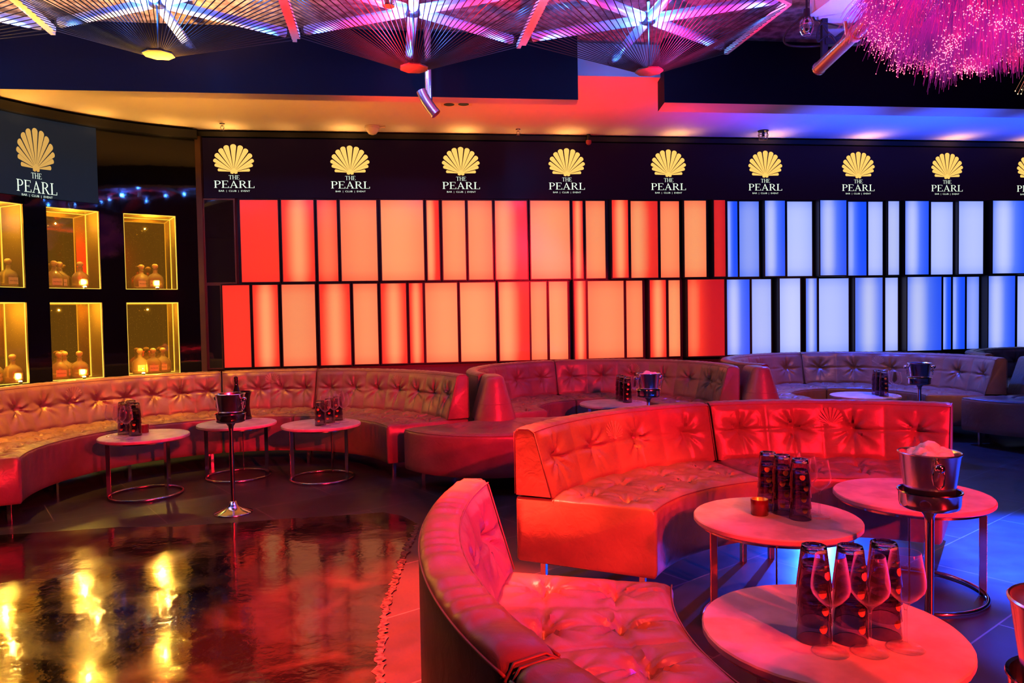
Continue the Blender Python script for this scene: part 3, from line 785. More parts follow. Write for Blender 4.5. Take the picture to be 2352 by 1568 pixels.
sofa('leather sofa module cut off by the bottom edge of the photo', *c8, *R8, 256, 210.2, zt=.80, nb=4, group=GN, seed=13)

def peninsula(label, cx, cy, Rr, dirdeg, a_left, a_right, zt=.86, zs=.47, zb=.14, group=None, seed=0, tail=.28, taild=0):
    """rounded end of a banquette: a fan of seat around a conical back cap"""
    t = thing('sofa_end_module', label, 'sofa', (cx, cy, 0), 0, group); rr = seed*1.3
    A0_, A1_ = R(a_left), R(a_right); ri = .02
    buts = [(A0_+(A1_-A0_)*f, .55*Rr) for f in (.12, .37, .62, .87)]
    rad = .03; ns = 90
    prof = [(ri, zb, 0), (Rr-.012, zb, 0), (Rr-.003, zb+.012, 0)] + [(Rr, zb+(zs-rad-zb)*k/6, 0) for k in range(1, 7)]
    prof += [(Rr-rad*(1-math.cos(b)), zs-rad+rad*math.sin(b), 0) for b in (R(25), R(50), R(72))]
    prof += [(Rr-rad-(Rr-rad-ri)*k/26, zs, 1) for k in range(27)]
    bm = BM(); rings = []
    for i in range(ns+1):
        a = A0_+(A1_-A0_)*i/ns; ring = []; e = min(i, ns-i)/ns*abs(A1_-A0_)*Rr
        for r, z, top in prof:
            z2 = z
            if top:
                d = 0
                for k, (ba, br) in enumerate(buts):
                    dx, dy = r*math.cos(a)-br*math.cos(ba), r*math.sin(a)-br*math.sin(ba); q = math.hypot(dx, dy)
                    if q < .3:
                        th = math.atan2(dy, dx)
                        d += .026*math.exp(-(q/.035)**2)+.022*math.exp(-(q/.09)**2)+.009*math.sin(7*th+k)*min(1, q/.05)*math.exp(-(q/.11)**2)
                    d += .008*math.exp(-((a-ba)*r/.009)**2)*(r > .25)
                z2 = z-d*min(1, (Rr-r)/.05)*min(1, e/.05)+.012*min(1, (Rr-r)/.06)*min(1, e/.05)
            ring.append(bm.verts.new((r*math.cos(a), r*math.sin(a), z2)))
        rings.append(ring)
    n = len(prof)
    for p, q in zip(rings, rings[1:]):
        for k in range(n): bm.faces.new((p[k], p[(k+1) % n], q[(k+1) % n], q[k]))
    bm.faces.new(rings[0]); bm.faces.new(rings[-1][::-1]); bmesh.ops.recalc_face_normals(bm, faces=bm.faces)
    obj('seat', bm, LEATHER, t, smooth=True, autosm=50)
    # conical cap with a straight tail
    bm = BM(); D = R(dirdeg); dx, dy = math.cos(D), math.sin(D); T = R(taild)
    rb, rtp = .185, .085
    prof = [(rb, zs+.004), (rb-.003, zs+.02)] + [(rb+(rtp-rb)*k/8, zs+.02+(zt-.05-zs)*k/8) for k in range(1, 9)] + [(rtp-.008, zt-.015), (rtp-.022, zt-.004), (rtp-.045, zt)]
    nn = 24
    td = Vector((math.cos(T), math.sin(T), 0))
    loops = []
    for r, z in prof:
        lp = []
        for k in range(nn+1):
            a = D-PI/2+PI*k/nn; lp.append(bm.verts.new((r*math.cos(a), r*math.sin(a), z)))
        e1 = Vector((r*math.cos(D+PI/2), r*math.sin(D+PI/2), z))+td*tail; e0 = Vector((r*math.cos(D-PI/2), r*math.sin(D-PI/2), z))+td*tail
        lp.append(bm.verts.new(e1)); lp.append(bm.verts.new(e0)); loops.append(lp)
    for p, q in zip(loops, loops[1:]):
        for k in range(len(p)): bm.faces.new((p[k], p[(k+1) % len(p)], q[(k+1) % len(p)], q[k]))
    bm.faces.new(loops[0][::-1]); bm.faces.new(loops[-1]); bmesh.ops.recalc_face_normals(bm, faces=bm.faces)
    obj('backrest', bm, LEATHER, t, smooth=True, autosm=50)
    bm = BM(); zz = zs+.15; r = rb+(rtp-rb)*(zz-zs-.02)/(zt-.05-zs)+.0008
    tube(bm, [(r*math.cos(D-PI/2+PI*k/24), r*math.sin(D-PI/2+PI*k/24), zz) for k in range(25)], .0022, 5)
    tube(bm, [((Rr-.006)*math.cos(A0_+(A1_-A0_)*k/60), (Rr-.006)*math.sin(A0_+(A1_-A0_)*k/60), zs-.006) for k in range(61)], .0026, 6)
    obj('piping', bm, PIPE, t)
    for f in (.06, .5, .94):
        a = A0_+(A1_-A0_)*f; bm = BM(); box(bm, (-.014, -.014, 0), (.014, .014, zb+.004), .002)
        lg = obj('leg', bm, CHROME, t); lg.location = ((Rr-.10)*math.cos(a), (Rr-.10)*math.sin(a), 0)
    return t
peninsula('rounded red sofa end with a cone-shaped back cap, between left and middle booths', -.16, 6.44, .86, 262, 211, 368, group=GB, seed=1, tail=.22, taild=100)
peninsula('rounded sofa end with red cap between the middle and blue booths', 2.35, 6.95, .80, 255, 212, 368, group=GC, seed=2, tail=.2, taild=95)
peninsula('brown sofa end with cone cap at the right edge of the photo', 5.40, 7.55, .84, 250, 186, 340, group=GC, seed=3, tail=.2, taild=80)

# ------------------------------------------------------------------ tables
def table(label, x, y, r=.335, rf=.28, zt=.48, legs=(200, 330, 80), seed=0, th=.026, ringtop=True):
    t = thing('side_table', label, 'table', (x, y, 0), 0, 'round stone-topped tables'); rng = random.Random(seed)
    n = 96
    jit = [1+rng.uniform(-.0035, .0015) for _ in range(n)]
    bm = BM(); lathe(bm, [(0, zt-th), (r-.006, zt-th), (r, zt-th+.006), (r, zt-.005), (r-.004, zt-.0005), (r-.01, zt), (0, zt)], n, jit)
    obj('stone_top', bm, STONE, t, autosm=30, smooth=True)
    bm = BM(); torus(bm, rf, .012, .011, 64, 8); obj('floor_ring', bm, CHROME, t, smooth=True)
    if ringtop:
        bm = BM(); lathe(bm, [(rf-.012, zt-th-.014), (rf+.012, zt-th-.014), (rf+.012, zt-th), (rf-.012, zt-th)], 64, close=True); obj('support_ring', bm, CHROME, t, autosm=40, smooth=True)
    for a in legs:
        bm = BM(); box(bm, (-.024, -.004, .004), (.008, .004, zt-th-.001), .001)
        lg = obj('leg', bm, CHROME, t); lg.location = (rf*math.cos(R(a)), rf*math.sin(R(a)), 0); lg.rotation_euler = (0, 0, R(a))
    return t
TA, TB, TC = (-2.95, 5.85), (-2.44, 6.47), (-1.66, 6.33)
T1, T2, T3 = (1.145, 3.20), (.885, 2.05), (1.935, 3.56)
T4, T5 = (1.02, 7.43), (3.72, 7.75)
table('round stone table at far left holding wine glasses and a red candle', *TA, rf=.27, legs=(205, 330, 75), seed=1)
table('round stone table behind the bucket stand, under the champagne cooler', *TB, rf=.27, legs=(190, 355, 100), seed=2)
table('round stone table with dark tumblers and four wine glasses, third from the left', *TC, rf=.27, legs=(215, 335, 85), seed=3)
table('round stone table with a lit red candle and three tumbler stacks, before the orange sofa', *T1, r=.352, rf=.318, legs=(196, 70, 318), seed=4)
table('nearest round stone table with three wine glasses at the bottom right', *T2, r=.352, rf=.318, legs=(215, 95, 335), seed=5)
table('round stone table behind the nearest ice bucket at the right', *T3, r=.352, rf=.318, legs=(150, 345, 240), seed=6)
table('red-lit round stone table in the middle booth', *T4, r=.345, rf=.28, legs=(200, 80, 320), seed=7)
table('blue-lit round stone table in the far right booth', *T5, r=.345, rf=.28, legs=(200, 80, 320), seed=8)

# ------------------------------------------------------------------ glassware
SHELLDOT = mat('printed_shell', (.42, .19, .07), .5, emit=(1, .3, .08), es=.015)  # orange print, with a faint glow added as emission
def tumbler_proto():
    """upside-down faceted tumbler: local z=0 at the rim, base on top"""
    t = thing('tumbler', '', 'glass'); n = 40
    bm = BM()
    H = .118
    rings = lathe(bm, [(.0445, 0), (.0465, .0012), (.0455, .012), (.0345, H-.006), (.032, H), (.027, H), (.022, H-.004), (0, H-.004), ], n)
    inner = lathe(bm, [(.0445, 0), (.0435, .012), (.0325, H-.016), (.028, H-.018), (0, H-.018)], n)
    bmesh.ops.remove_doubles(bm, verts=bm.verts, dist=1e-5)
    bmesh.ops.recalc_face_normals(bm, faces=bm.faces)
    for v in bm.verts:
        rr = math.hypot(v.co.x, v.co.y)
        if rr > .02:
            a = math.atan2(v.co.y, v.co.x) % (2*PI/10) - PI/10
            k = min(1, max(0, (v.co.z-.02)/.05)); f = math.cos(PI/10)/math.cos(a)*1.02
            v.co.x *= 1+(f-1)*k; v.co.y *= 1+(f-1)*k
    obj('glass_wall', bm, SMOKE, t, smooth=True, autosm=40)
    def on(x, y):
        z = .044+y; r = .0455-(z-.012)*.1076+.0006; a = x/r
        return Vector((r*math.sin(a), -r*math.cos(a), z))
    pl = [[(x*.025, -(y-.3)*.031) for x, y in p][::-1] for p in shell_polys(gap=0.02)]
    draw(pl, on, 'shell_print', SHELLDOT, t)
    pl = [[(-x, -y) for x, y in p] for p in word('PEARL', .005, .022, 0, -.028)]
    draw(pl, on, 'lettering', SHELLDOT, t)
    return t
TUM = tumbler_proto(); tum_used = False
def glass_stack(x, y, n, where, rz=0, step=.0475):
    global tum_used
    nm = ['bottom', 'second', 'third', 'top'] if n == 4 else (['bottom', 'middle', 'top'] if n == 3 else ['bottom', 'top'])
    for k in range(n):
        lab = f'upturned smoked tumbler, {nm[k]} of {where}'
        p = (x, y, .4805+k*step)
        if not tum_used:
            o = TUM; o.location = p; o.rotation_euler = (0, 0, rz); o['label'] = lab; o['group'] = 'stacked smoked tumblers'; tum_used = True
        else: dup(TUM, p, rz+rp.uniform(-.25, .25), lab, 'stacked smoked tumblers')
def wine_proto():
    t = thing('wine_glass', '', 'wine glass')
    out = [(0, .0), (.046, 0), (.047, .0015), (.04, .004), (.015, .0085), (.006, .016), (.0042, .03), (.004, .10), (.0055, .112), (.013, .120), (.030, .134), (.0445, .152), (.0485, .166), (.0475, .185), (.043, .215), (.0365, .252)]
    inn = [(.0355, .252), (.042, .215), (.0463, .185), (.0473, .166), (.0433, .1525), (.029, .1355), (.012, .1228), (0, .120)]
    bm = BM(); lathe(bm, out[:8], 32, )
    bm2 = bm
    bmesh.ops.delete(bm, geom=list(bm.verts), context='VERTS')
    lathe(bm, out[:8] + [(0, .101)], 32); bmesh.ops.recalc_face_normals(bm, faces=bm.faces); obj('stem_and_foot', bm, WINEGL, t, smooth=True)
    bm = BM(); lathe(bm, [(0, .1012)] + [(.0041, .1012)] + out[8:] + [(.036, .2527)] + inn, 40); bmesh.ops.recalc_face_normals(bm, faces=bm.faces); obj('bowl', bm, WINEGL, t, smooth=True)
    return t
WIN = wine_proto(); win_used = False
def wine(x, y, lab, sc_=1.0):
    global win_used
    p = (x, y, .4805)
    if not win_used: o = WIN; o.location = p; o['label'] = lab; o['group'] = 'wine glasses'; win_used = True
    else: o = dup(WIN, p, 0, lab, 'wine glasses')
    o.scale = (sc_, sc_, sc_); return o
def px(x, y): p = at_z(x, y, .48); return p.x, p.y
CANDLE_RED = mat('red_candle_glass', (.16, .015, .02), .12, coat=.6, bump=(120, .2, .002)); CANDLE_IN = mat('gold_lining', (.75, .55, .12), .3, .6)
def tealight(x, y, lab, s=1.0):
    t = thing('tealight_holder', lab, 'candle holder', (x, y, .4805), 0, 'red tealight holders')
    bm = BM(); lathe(bm, [(0, 0), (.036, 0), (.038, .003), (.039, .066), (.038, .069), (.036, .069)], 36); obj('cup', bm, CANDLE_RED, t, smooth=True, autosm=40)
    bm = BM(); lathe(bm, [(.0372, .0692), (.035, .068), (.034, .012), (0, .012)], 36); obj('gold_lining', bm, CANDLE_IN, t, smooth=True)
    bm = BM(); lathe(bm, [(0, .0125), (.019, .0125), (.019, .028), (.017, .028), (0, .026)], 24); obj('tealight', bm, mat('wax', (.8, .7, .5), .5), t, smooth=True)
    bm = BM(); lathe(bm, [(0, .027), (.003, .032), (.0035, .037), (.0015, .046), (0, .052)], 12); obj('flame', bm, emis('candle_flame', (1, .55, .12), 18), t, smooth=True)
    t.scale = (s, s, s)
# far left table
wine(*px(258, 1002), 'wine glass at the left end of the far left table'); wine(*px(276, 1006), 'wine glass partly behind the front one on the far left table'); wine(*px(291, 1009), 'front wine glass before the tumblers on the far left table')
glass_stack(*px(285, 997), 4, 'the left stack on the far left table'); glass_stack(*px(303, 991), 4, 'the rear stack on the far left table'); glass_stack(*px(312, 1000), 4, 'the right stack beside the candle at far left')
tealight(*px(331, 993), 'dark red tealight holder beside the tumblers on the far left table', .95)
# third table
glass_stack(*px(736, 977), 3, 'the left stack on the third table'); glass_stack(*px(757, 971), 3, 'the middle stack on the third table'); glass_stack(*px(776, 965), 3, 'the right stack on the third table')
wine(*px(748, 978), 'left front wine glass on the third table'); wine(*px(768, 973), 'middle wine glass on the third table'); wine(*px(790, 969), 'right wine glass on the third table'); wine(*px(780, 962), 'rear wine glass on the third table')
# middle booth
for k, (x, y) in enumerate([(1424, 917), (1431, 920), (1441, 924)]): glass_stack(*px(x, y), 4, f'the {["left", "middle", "right"][k]} stack beside the far red bucket')
for k, (x, y) in enumerate([(1451, 919), (1459, 921), (1465, 923)]): wine(*px(x, y), f'{["left", "middle", "right"][k]} wine glass behind the far red-lit bucket')
# blue booth
for k, (x, y) in enumerate([(2013, 905), (2020, 907), (2030, 910)]): glass_stack(*px(x, y), 4, f'the {["left", "middle", "right"][k]} stack on the blue-lit table')
for k, (x, y) in enumerate([(2049, 906), (2053, 909), (2060, 911)]): wine(*px(x, y), f'{["left", "middle", "right"][k]} wine glass on the blue-lit table')
# candle table
tealight(*px(1745, 1181), 'lit dark red tealight holder on the table before the orange sofa')
glass_stack(*px(1764, 1168), 4, 'the rear stack on the candle table', -.2); glass_stack(*px(1797, 1178), 4, 'the middle stack on the candle table', -.1); glass_stack(*px(1838, 1191), 4, 'the front stack on the candle table', .1)
wine(*px(1882, 1187), 'front wine glass on the candle table'); wine(*px(1852, 1176), 'middle wine glass on the candle table, behind the tumblers'); wine(*px(1818, 1164), 'rear wine glass on the candle table, behind the tumblers')
# nearest table
glass_stack(*px(1870, 1468), 4, 'the left stack on the nearest table', .4); glass_stack(*px(1953, 1470), 4, 'the middle stack on the nearest table', .5); glass_stack(*px(2030, 1458), 4, 'the right stack on the nearest table', .5)
wine(*px(1908, 1497), 'left wine glass on the nearest table', 1.02); wine(*px(1998, 1497), 'middle wine glass on the nearest table', 1.02); wine(*px(2080, 1488), 'right wine glass on the nearest table', 1.02)

# ------------------------------------------------------------------ ice buckets, stands, cooler, champagne
def bucket_proto():
    t = thing('ice_bucket', '', 'ice bucket')
    bm = BM(); lathe(bm, [(0, 0), (.070, 0), (.074, .003), (.079, .03), (.101, .188), (.105, .192), (.106, .196), (.103, .199), (.100, .197), (.098, .188), (.076, .03), (.070, .008), (0, .008)], 56)
    obj('pail', bm, STEEL, t, smooth=True, autosm=40)
    for s in (-1, 1):
        bm = BM()
        lathe(bm, [(0, 0), (.012, 0), (.013, .004), (.010, .010), (.014, .016), (.0175, .026), (.015, .036), (.007, .042), (0, .043)], 20)
        kb = obj('knob', bm, CHROME, t, smooth=True)
        kb.location = (s*.0965, 0, .160); kb.rotation_euler = (0, R(90*s), 0)
        bm = BM(); tube(bm, [(0, .014, 0), (.004, .019, -.03), (.0, .016, -.058), (0, .0, -.075), (0, -.016, -.058), (.004, -.019, -.03), (0, -.014, 0)], .003, 8)
        rg = obj('ring_handle', bm, CHROME, t, smooth=True); rg.location = (s*.112, 0, .158); rg.rotation_euler = (0, 0, 0)
    return t
BUC = bucket_proto(); buc_used = False
def bucket(x, y, z, rz, lab):
    global buc_used
    if not buc_used: BUC.location = (x, y, z); BUC.rotation_euler = (0, 0, rz); BUC['label'] = lab; BUC['group'] = 'steel ice buckets'; buc_used = True; return BUC
    return dup(BUC, (x, y, z), rz, lab, 'steel ice buckets')
def stand_proto():
    t = thing('bucket_stand', '', 'bucket stand'); z = .655
    bm = BM(); lathe(bm, [(0, z), (.085, z), (.097, z+.006), (.101, z+.02), (.103, z+.058), (.108, z+.062), (.107, z+.066), (.101, z+.064), (.098, z+.022), (.092, z+.011), (0, z+.006)], 48); obj('tray', bm, CHROME, t, smooth=True, autosm=50)
    bm = BM(); lathe(bm, [(.0, .03), (.017, .06), (.016, .075), (.0155, .60), (.018, .625), (.03, z-.012), (.034, z-.001), (0, z-.001)], 24); obj('pole', bm, CHROME, t, smooth=True)
    bm = BM(); lathe(bm, [(0, 0), (.135, 0), (.138, .004), (.130, .010), (.075, .028), (.034, .055), (.021, .085), (0, .086)], 48); obj('base', bm, CHROME, t, smooth=True)
    return t
STA = stand_proto(); sta_used = False
def stand(x, y, lab, blab, rz, s=1.0):
    global sta_used
    if not sta_used: STA.location = (x, y, 0); STA['label'] = lab; STA['group'] = 'ice bucket stands'; sta_used = True; o = STA
    else: o = dup(STA, (x, y, 0), 0, lab, 'ice bucket stands')
    return bucket(x, y, .662, rz, blab)
def px0(x, y, z): p = at_z(x, y, z); return p.x, p.y
S1 = px0(528, 905, .855); S2 = px0(2135, 1040, .855); S3 = px0(1489, 868, .80); S4 = px0(2112, 842, .80)
S3 = (S3[0]*.97, S3[1]*.97); S4 = (S4[0]*.96, S4[1]*.96)
stand(*S1, 'chrome bucket stand before the champagne table at left', 'empty steel ice bucket in front of the champagne bottle', R(-20))
stand(*S2, 'chrome bucket stand beside the nearest table at right', 'nearest steel ice bucket heaped with ice, at right', R(75))
ICE = glass('ice', (.96, .97, 1), .12, 1.31)
ICE = mat('crushed_ice', (.85, .85, .88), .25, spec=.7, bump=(60, .6, .01)); 
def ice(x, y, z, lab, s=1, seed=1):
    rg = random.Random(seed); t = thing('ice_heap', lab, 'ice', (x, y, z), 0, 'ice heaps'); 
    for k in range(16 if s > .9 else 9):
        bm = BM(); bmesh.ops.create_icosphere(bm, subdivisions=2, radius=1)
        a, q = rg.uniform(0, 2*PI), math.sqrt(rg.random())*.062
        w = rg.uniform(.024, .036)
        hgt = .186+.05*(1-q/.07)*rg.uniform(.6, 1)
        for v in bm.verts:
            n_ = 1+rg.uniform(-.06, .06)
            mx_ = max(abs(v.co.x), abs(v.co.y), abs(v.co.z)); v.co = v.co*(.55+.45/mx_ * .8)*n_*w
        bmesh.ops.rotate(bm, verts=bm.verts, cent=(0, 0, 0), matrix=Matrix.Rotation(rg.uniform(0, 3), 3, Vector((rg.random(), rg.random(), rg.random())).normalized()))
        bmesh.ops.translate(bm, verts=bm.verts, vec=(q*math.cos(a), q*math.sin(a), hgt-.02))
        obj('ice_cube', bm, ICE, t, smooth=True)
    bm = BM(); lathe(bm, [(0, .165), (.085, .165), (.09, .172), (.06, .186), (0, .19)], 24); obj('ice_bed', bm, ICE, t, smooth=True)
ice(S2[0], S2[1], .662, 'pale ice cubes heaped in the nearest bucket', 1, 4)
stand(*S3, 'chrome bucket stand beside the red-lit middle booth table', 'steel ice bucket in the red-lit middle booth', R(20))
ice(S3[0], S3[1], .662, 'pink-lit ice in the middle booth bucket', .8, 6)
stand(*S4, 'chrome bucket stand beside the blue-lit table', 'steel ice bucket in the blue-lit booth', R(-15))
S5 = px0(2478, 1385, .86)
stand(*S5, 'chrome bucket stand at the right edge, mostly cut off', 'steel ice bucket cut off by the right edge of the photo', R(60))
# champagne cooler with bottle
p = px(548, 962); zt = .4805
COOL = mat('black_cooler', (.01, .008, .01), .1, coat=.5)
t = thing('wine_cooler', 'tall flared black wine cooler on the table behind the left bucket', 'wine cooler', (p[0]+.03, p[1], zt))
bm = BM(); lathe(bm, [(0, 0), (.088, 0), (.09, .004), (.078, .06), (.072, .12), (.078, .20), (.092, .25), (.089, .251), (.074, .2), (.068, .12), (.072, .02), (0, .015)], 40); obj('vessel', bm, COOL, t, smooth=True, autosm=50)
t = thing('champagne_bottle', 'dark green champagne bottle standing in the black cooler', 'bottle', (p[0]+.0, p[1]-.005, zt+.05))
bm = BM(); lathe(bm, [(0, 0), (.04, 0), (.043, .01), (.043, .15), (.040, .18), (.028, .22), (.017, .26), (.0145, .285), (.0145, .30), (0, .30)], 32); obj('glass_body', bm, mat('dark_green_glass', (.012, .016, .008), .06, coat=.5), t, smooth=True)
bm = BM(); lathe(bm, [(.0148, .255), (.0155, .29), (.0175, .295), (.0175, .306), (.0155, .309), (.0175, .318), (.0165, .334), (.008, .34), (0, .34)], 24); obj('foil_top', bm, mat('black_foil', (.03, .02, .015), .25, .5), t, smooth=True)
t.rotation_euler = (0, R(-2), 0)

# ------------------------------------------------------------------ ceiling: string canopies
ARM = mat('blue_lit_arm', (.40, .50, .80), .4)  # white arms, with the blue of the light mixed into their colour
EDGEBAR = mat('edge_bar', (.5, .42, .34), .45)
YAW = R(9.5)
hub0 = Vector((-.667, 5.34, 3.57)); HSP = 1.742; HR = 1.0
ex_, ey_ = Vector((math.cos(YAW), math.sin(YAW), 0)), Vector((-math.sin(YAW), math.cos(YAW), 0))
EX = Vector((1.725, .22, 0))
def canopy(k, lab, plate_dz):
    t = thing('string_canopy', lab, 'ceiling canopy', hub0+EX*k, YAW, 'string canopies under the ceiling')
    corners = [Vector((HR*math.cos(R(30+60*i)), HR*math.sin(R(30+60*i)), 0)) for i in range(6)]
    bm = BM(); lathe(bm, [(0, -.03), (.05, -.03), (.055, .02), (.03, .05), (.012, .06), (.012, ZS-3.57-.002), (0, ZS-3.57-.002)], 16); obj('hub', bm, BLACK, t, smooth=True)
    for c in corners:
        d = c.normalized(); bm = BM(); tube(bm, [d*.07, d*(HR-.09)], .036, 12); obj('arm', bm, ARM, t, smooth=True)
        bm = BM(); tube(bm, [d*(HR-.088), d*(HR-.06)], .03, 10); obj('arm_end', bm, BLACK, t)
    for i in (2, 3, 4, 5):
        a, b = corners[i]*.985, corners[(i+1) % 6]*.985
        bm = BM(); d = (b-a).normalized(); nn = Vector((-d.y, d.x, 0))
        vs = [bm.verts.new(a+nn*.016*s1+Vector((0, 0, z))) for s1, z in ((-1, -.055), (1, -.055), (1, -.015), (-1, -.015))]
        ws = [bm.verts.new(b+nn*.016*s1+Vector((0, 0, z))) for s1, z in ((-1, -.055), (1, -.055), (1, -.015), (-1, -.015))]
        bm.faces.new(vs); bm.faces.new(ws[::-1])
        for q in range(4): bm.faces.new((vs[q], vs[(q+1) % 4], ws[(q+1) % 4], ws[q]))
        bmesh.ops.recalc_face_normals(bm, faces=bm.faces)
        obj('edge_bar', bm, EDGEBAR, t)
    zp = -.36+plate_dz
    pl = [(.105*math.cos(R(22.5+45*i)), .105*math.sin(R(22.5+45*i))) for i in range(8)]
    bm = BM(); poly_prism(bm, pl, zp, zp+.012); obj('plate', bm, GOLD, t)
    bm = BM(); tube(bm, [(0, 0, zp+.012), (0, 0, -.03)], .006, 6); obj('drop_rod', bm, BLACK, t)
    for i in (2, 3, 4, 5):
        a, b = corners[i]*.97, corners[(i+1) % 6]*.97
        for j in range(15):
            p = a+(b-a)*((j+.5)/15)+Vector((0, 0, -.057)); q = p.copy(); q.z = 0; q = q.normalized()*.1; q.z = zp+.01
            bm = BM(); tube(bm, [p, q], .0034, 4, cap=False); obj('cord', bm, CORD, t)
canopy(0, 'string canopy with red octagonal plate, above the centre of the rear wall', -.05)
canopy(-1, 'string canopy with gold octagonal plate, left of the red pipe', -.0)
canopy(1, 'string canopy with red plate over the gap between the beams', -.03)
canopy(-2, 'string canopy cut off by the top left corner of the photo', 0)

# ------------------------------------------------------------------ ceiling fittings
# long metal pipe at the right
t = thing('metal_pipe', 'long orange-lit round metal pipe slanting down beside the pink fibre lamp', 'pipe')
p0, p1 = at_d(1880, 158, 5.55), at_d(2085, -38, 4.5)
bm = BM(); tube(bm, [p0, p0+(p1-p0)*.5, p1], .046, 20, cap=False); obj('pipe_body', bm, COPPER, t, smooth=True)
dv = (p1-p0).normalized()
bm = BM(); tube(bm, [p0-dv*.002, p0+dv*.012], .05, 20); obj('end_cap', bm, STEEL, t, smooth=True, autosm=40)
bm = BM(); q = p0+dv*.48; tube(bm, [q, q+dv*.035], .056, 20); tube(bm, [q+Vector((-.05, 0, 0)), q+Vector((-.06, 0, .09))], .012, 8); obj('clamp', bm, mat('clamp_orange', (.6, .3, .15), .4, .5), t, smooth=True, autosm=40)
# hanging post and bracket carrying the pipe
t = thing('hanging_bracket', 'black hanging post and bracket behind the orange-lit pipe', 'bracket')
q = at_d(1893, 110, 5.75)
bm = BM(); box(bm, (q.x-.022, q.y-.02, 3.05+.25), (q.x+.022, q.y+.02, ZS-.001), .004); obj('post', bm, BLACK, t)
bm = BM(); box(bm, (q.x+.0, q.y-.03, 3.42), (q.x+.28, q.y+.03, 3.47), .006); obj('cross_arm', bm, BLACK, t)
# caged lamp
q = at_d(1853, 52, 5.6)
t = thing('caged_lamp', 'small caged glass lamp hanging beside the string canopy at right', 'lamp', q)
bm = BM(); lathe(bm, [(0, .10), (.022, .10), (.026, .04), (.03, .03), (.0, .03)], 16); tube(bm, [(0, 0, .1), (0, 0, ZS-q.z-.002)], .008, 6); obj('lamp_holder', bm, BLACK, t)
bm = BM(); lathe(bm, [(.02, .03), (.036, 0), (.036, -.05), (.02, -.075), (0, -.08)], 16); obj('glass_bulb', bm, CLEAR, t, smooth=True)
bm = BM()
for k in range(8):
    a = 2*PI*k/8; tube(bm, [(.03*math.cos(a), .03*math.sin(a), .032), (.05*math.cos(a), .05*math.sin(a), 0), (.05*math.cos(a), .05*math.sin(a), -.05), (.03*math.cos(a), .03*math.sin(a), -.09)], .003, 5)
torus(bm, .05, -.02, .003, 24, 5); torus(bm, .03, -.09, .003, 20, 5); obj('cage', bm, STEEL, t)
# looping black cable
t = thing('cable_loop', 'black cable looping under the ceiling beside the caged lamp', 'cable')
pts = [at_d(x, y, D) for x, y, D in [(1852, 30, 5.6), (1830, 50, 5.68), (1808, 72, 5.75), (1800, 92, 5.8), (1812, 104, 5.8), (1850, 107, 5.8), (1900, 104, 5.78), (1950, 103, 5.75)]]
def smooth_pts(pts, n=6):
    out = []
    for i in range(len(pts)-1):
        p0, p1, p2, p3 = pts[max(i-1, 0)], pts[i], pts[i+1], pts[min(i+2, len(pts)-1)]
        for k in range(n):
            u = k/n; out.append(.5*((2*p1)+(p2-p0)*u+(2*p0-5*p1+4*p2-p3)*u*u+(3*p1-p0-3*p2+p3)*u**3))
    return out+[pts[-1]]
bm = BM(); tube(bm, smooth_pts(pts), .008, 6); obj('cable', bm, CORD, t, smooth=True)
t = thing('cable_loop', 'thin black cable hanging in curves around the bracket post', 'cable')
pts = [at_d(x, y, D) for x, y, D in [(1856, -22, 5.72), (1868, 40, 5.7), (1885, 50, 5.7), (1900, 75, 5.7), (1922, 100, 5.7), (1905, 78, 5.68), (1878, 96, 5.68), (1886, 55, 5.68), (1935, 62, 5.6)]]
bm = BM(); tube(bm, smooth_pts(pts), .006, 6); obj('cable', bm, CORD, t, smooth=True)
# duct box
t = thing('ceiling_duct', 'flat painted duct box lit blue below and orange on its side, top right', 'duct')
c = [at_z(x, y, 3.62) for x, y in [(1860, 35), (1918, 84), (2075, -30), (1990, -60)]]
bm = BM(); vb = [bm.verts.new(p) for p in c]; vt = [bm.verts.new(p+Vector((0, 0, .2))) for p in c]
bm.faces.new(vb); bm.faces.new(vt[::-1])
for i in range(4): bm.faces.new((vb[i], vt[i], vt[(i+1) % 4], vb[(i+1) % 4]))
bmesh.ops.recalc_face_normals(bm, faces=bm.faces); obj('duct_body', bm, mat('duct_paint', (.6, .6, .62), .45, bump=(12, .4, .02)), t)
bm = BM(); m_ = (c[0]+c[1])/2; tube(bm, [m_+Vector((0, 0, .2)), m_+Vector((0, 0, ZS-3.62-.002))], .01, 6); tube(bm, [(c[2]+c[3])/2+Vector((0, 0, .2)), (c[2]+c[3])/2+Vector((0, 0, ZS-3.62-.002))], .01, 6); obj('hanger_rod', bm, BLACK, t)
# spotlight barrel top centre
q = at_d(892, -6, 5.0)
t = thing('spotlight_barrel', 'short orange-lit cylinder spotlight at the top edge of the photo', 'spotlight', q)
bm = BM(); lathe(bm, [(0, -.06), (.04, -.06), (.044, -.05), (.044, .14), (.035, .15), (0, .15)], 20); obj('barrel', bm, COPPER, t, smooth=True, autosm=40)
bm = BM(); tube(bm, [(0, 0, .15), (0, 0, ZS-q.z-.002)], .01, 6); obj('hanger', bm, BLACK, t)
# vertical pipe with open spout in front of the beam
q = at_d(984, 200, 6.3)
t = thing('drop_pipe', 'purple-lit metal drop pipe with a bent open end below the centre canopy', 'pipe', q)
bm = BM(); tube(bm, [(0, 0, -.19), (0, 0, .03), (0, 0, ZS-q.z-.002)], .033, 18); obj('pipe_body', bm, STEEL, t, smooth=True, autosm=40)
bm = BM(); pts = []
for k in range(9):
    f = k/8; pts.append((-.055+.12*f**1.15, -.055, -.045-.20*f+.03*math.sin(PI*f)*-.3))
tube(bm, pts, [.042+.004*k/8 for k in range(9)], 18, cap=False); obj('bent_spout', bm, mat('red_steel', (.75, .55, .5), .28, .85), t, smooth=True)
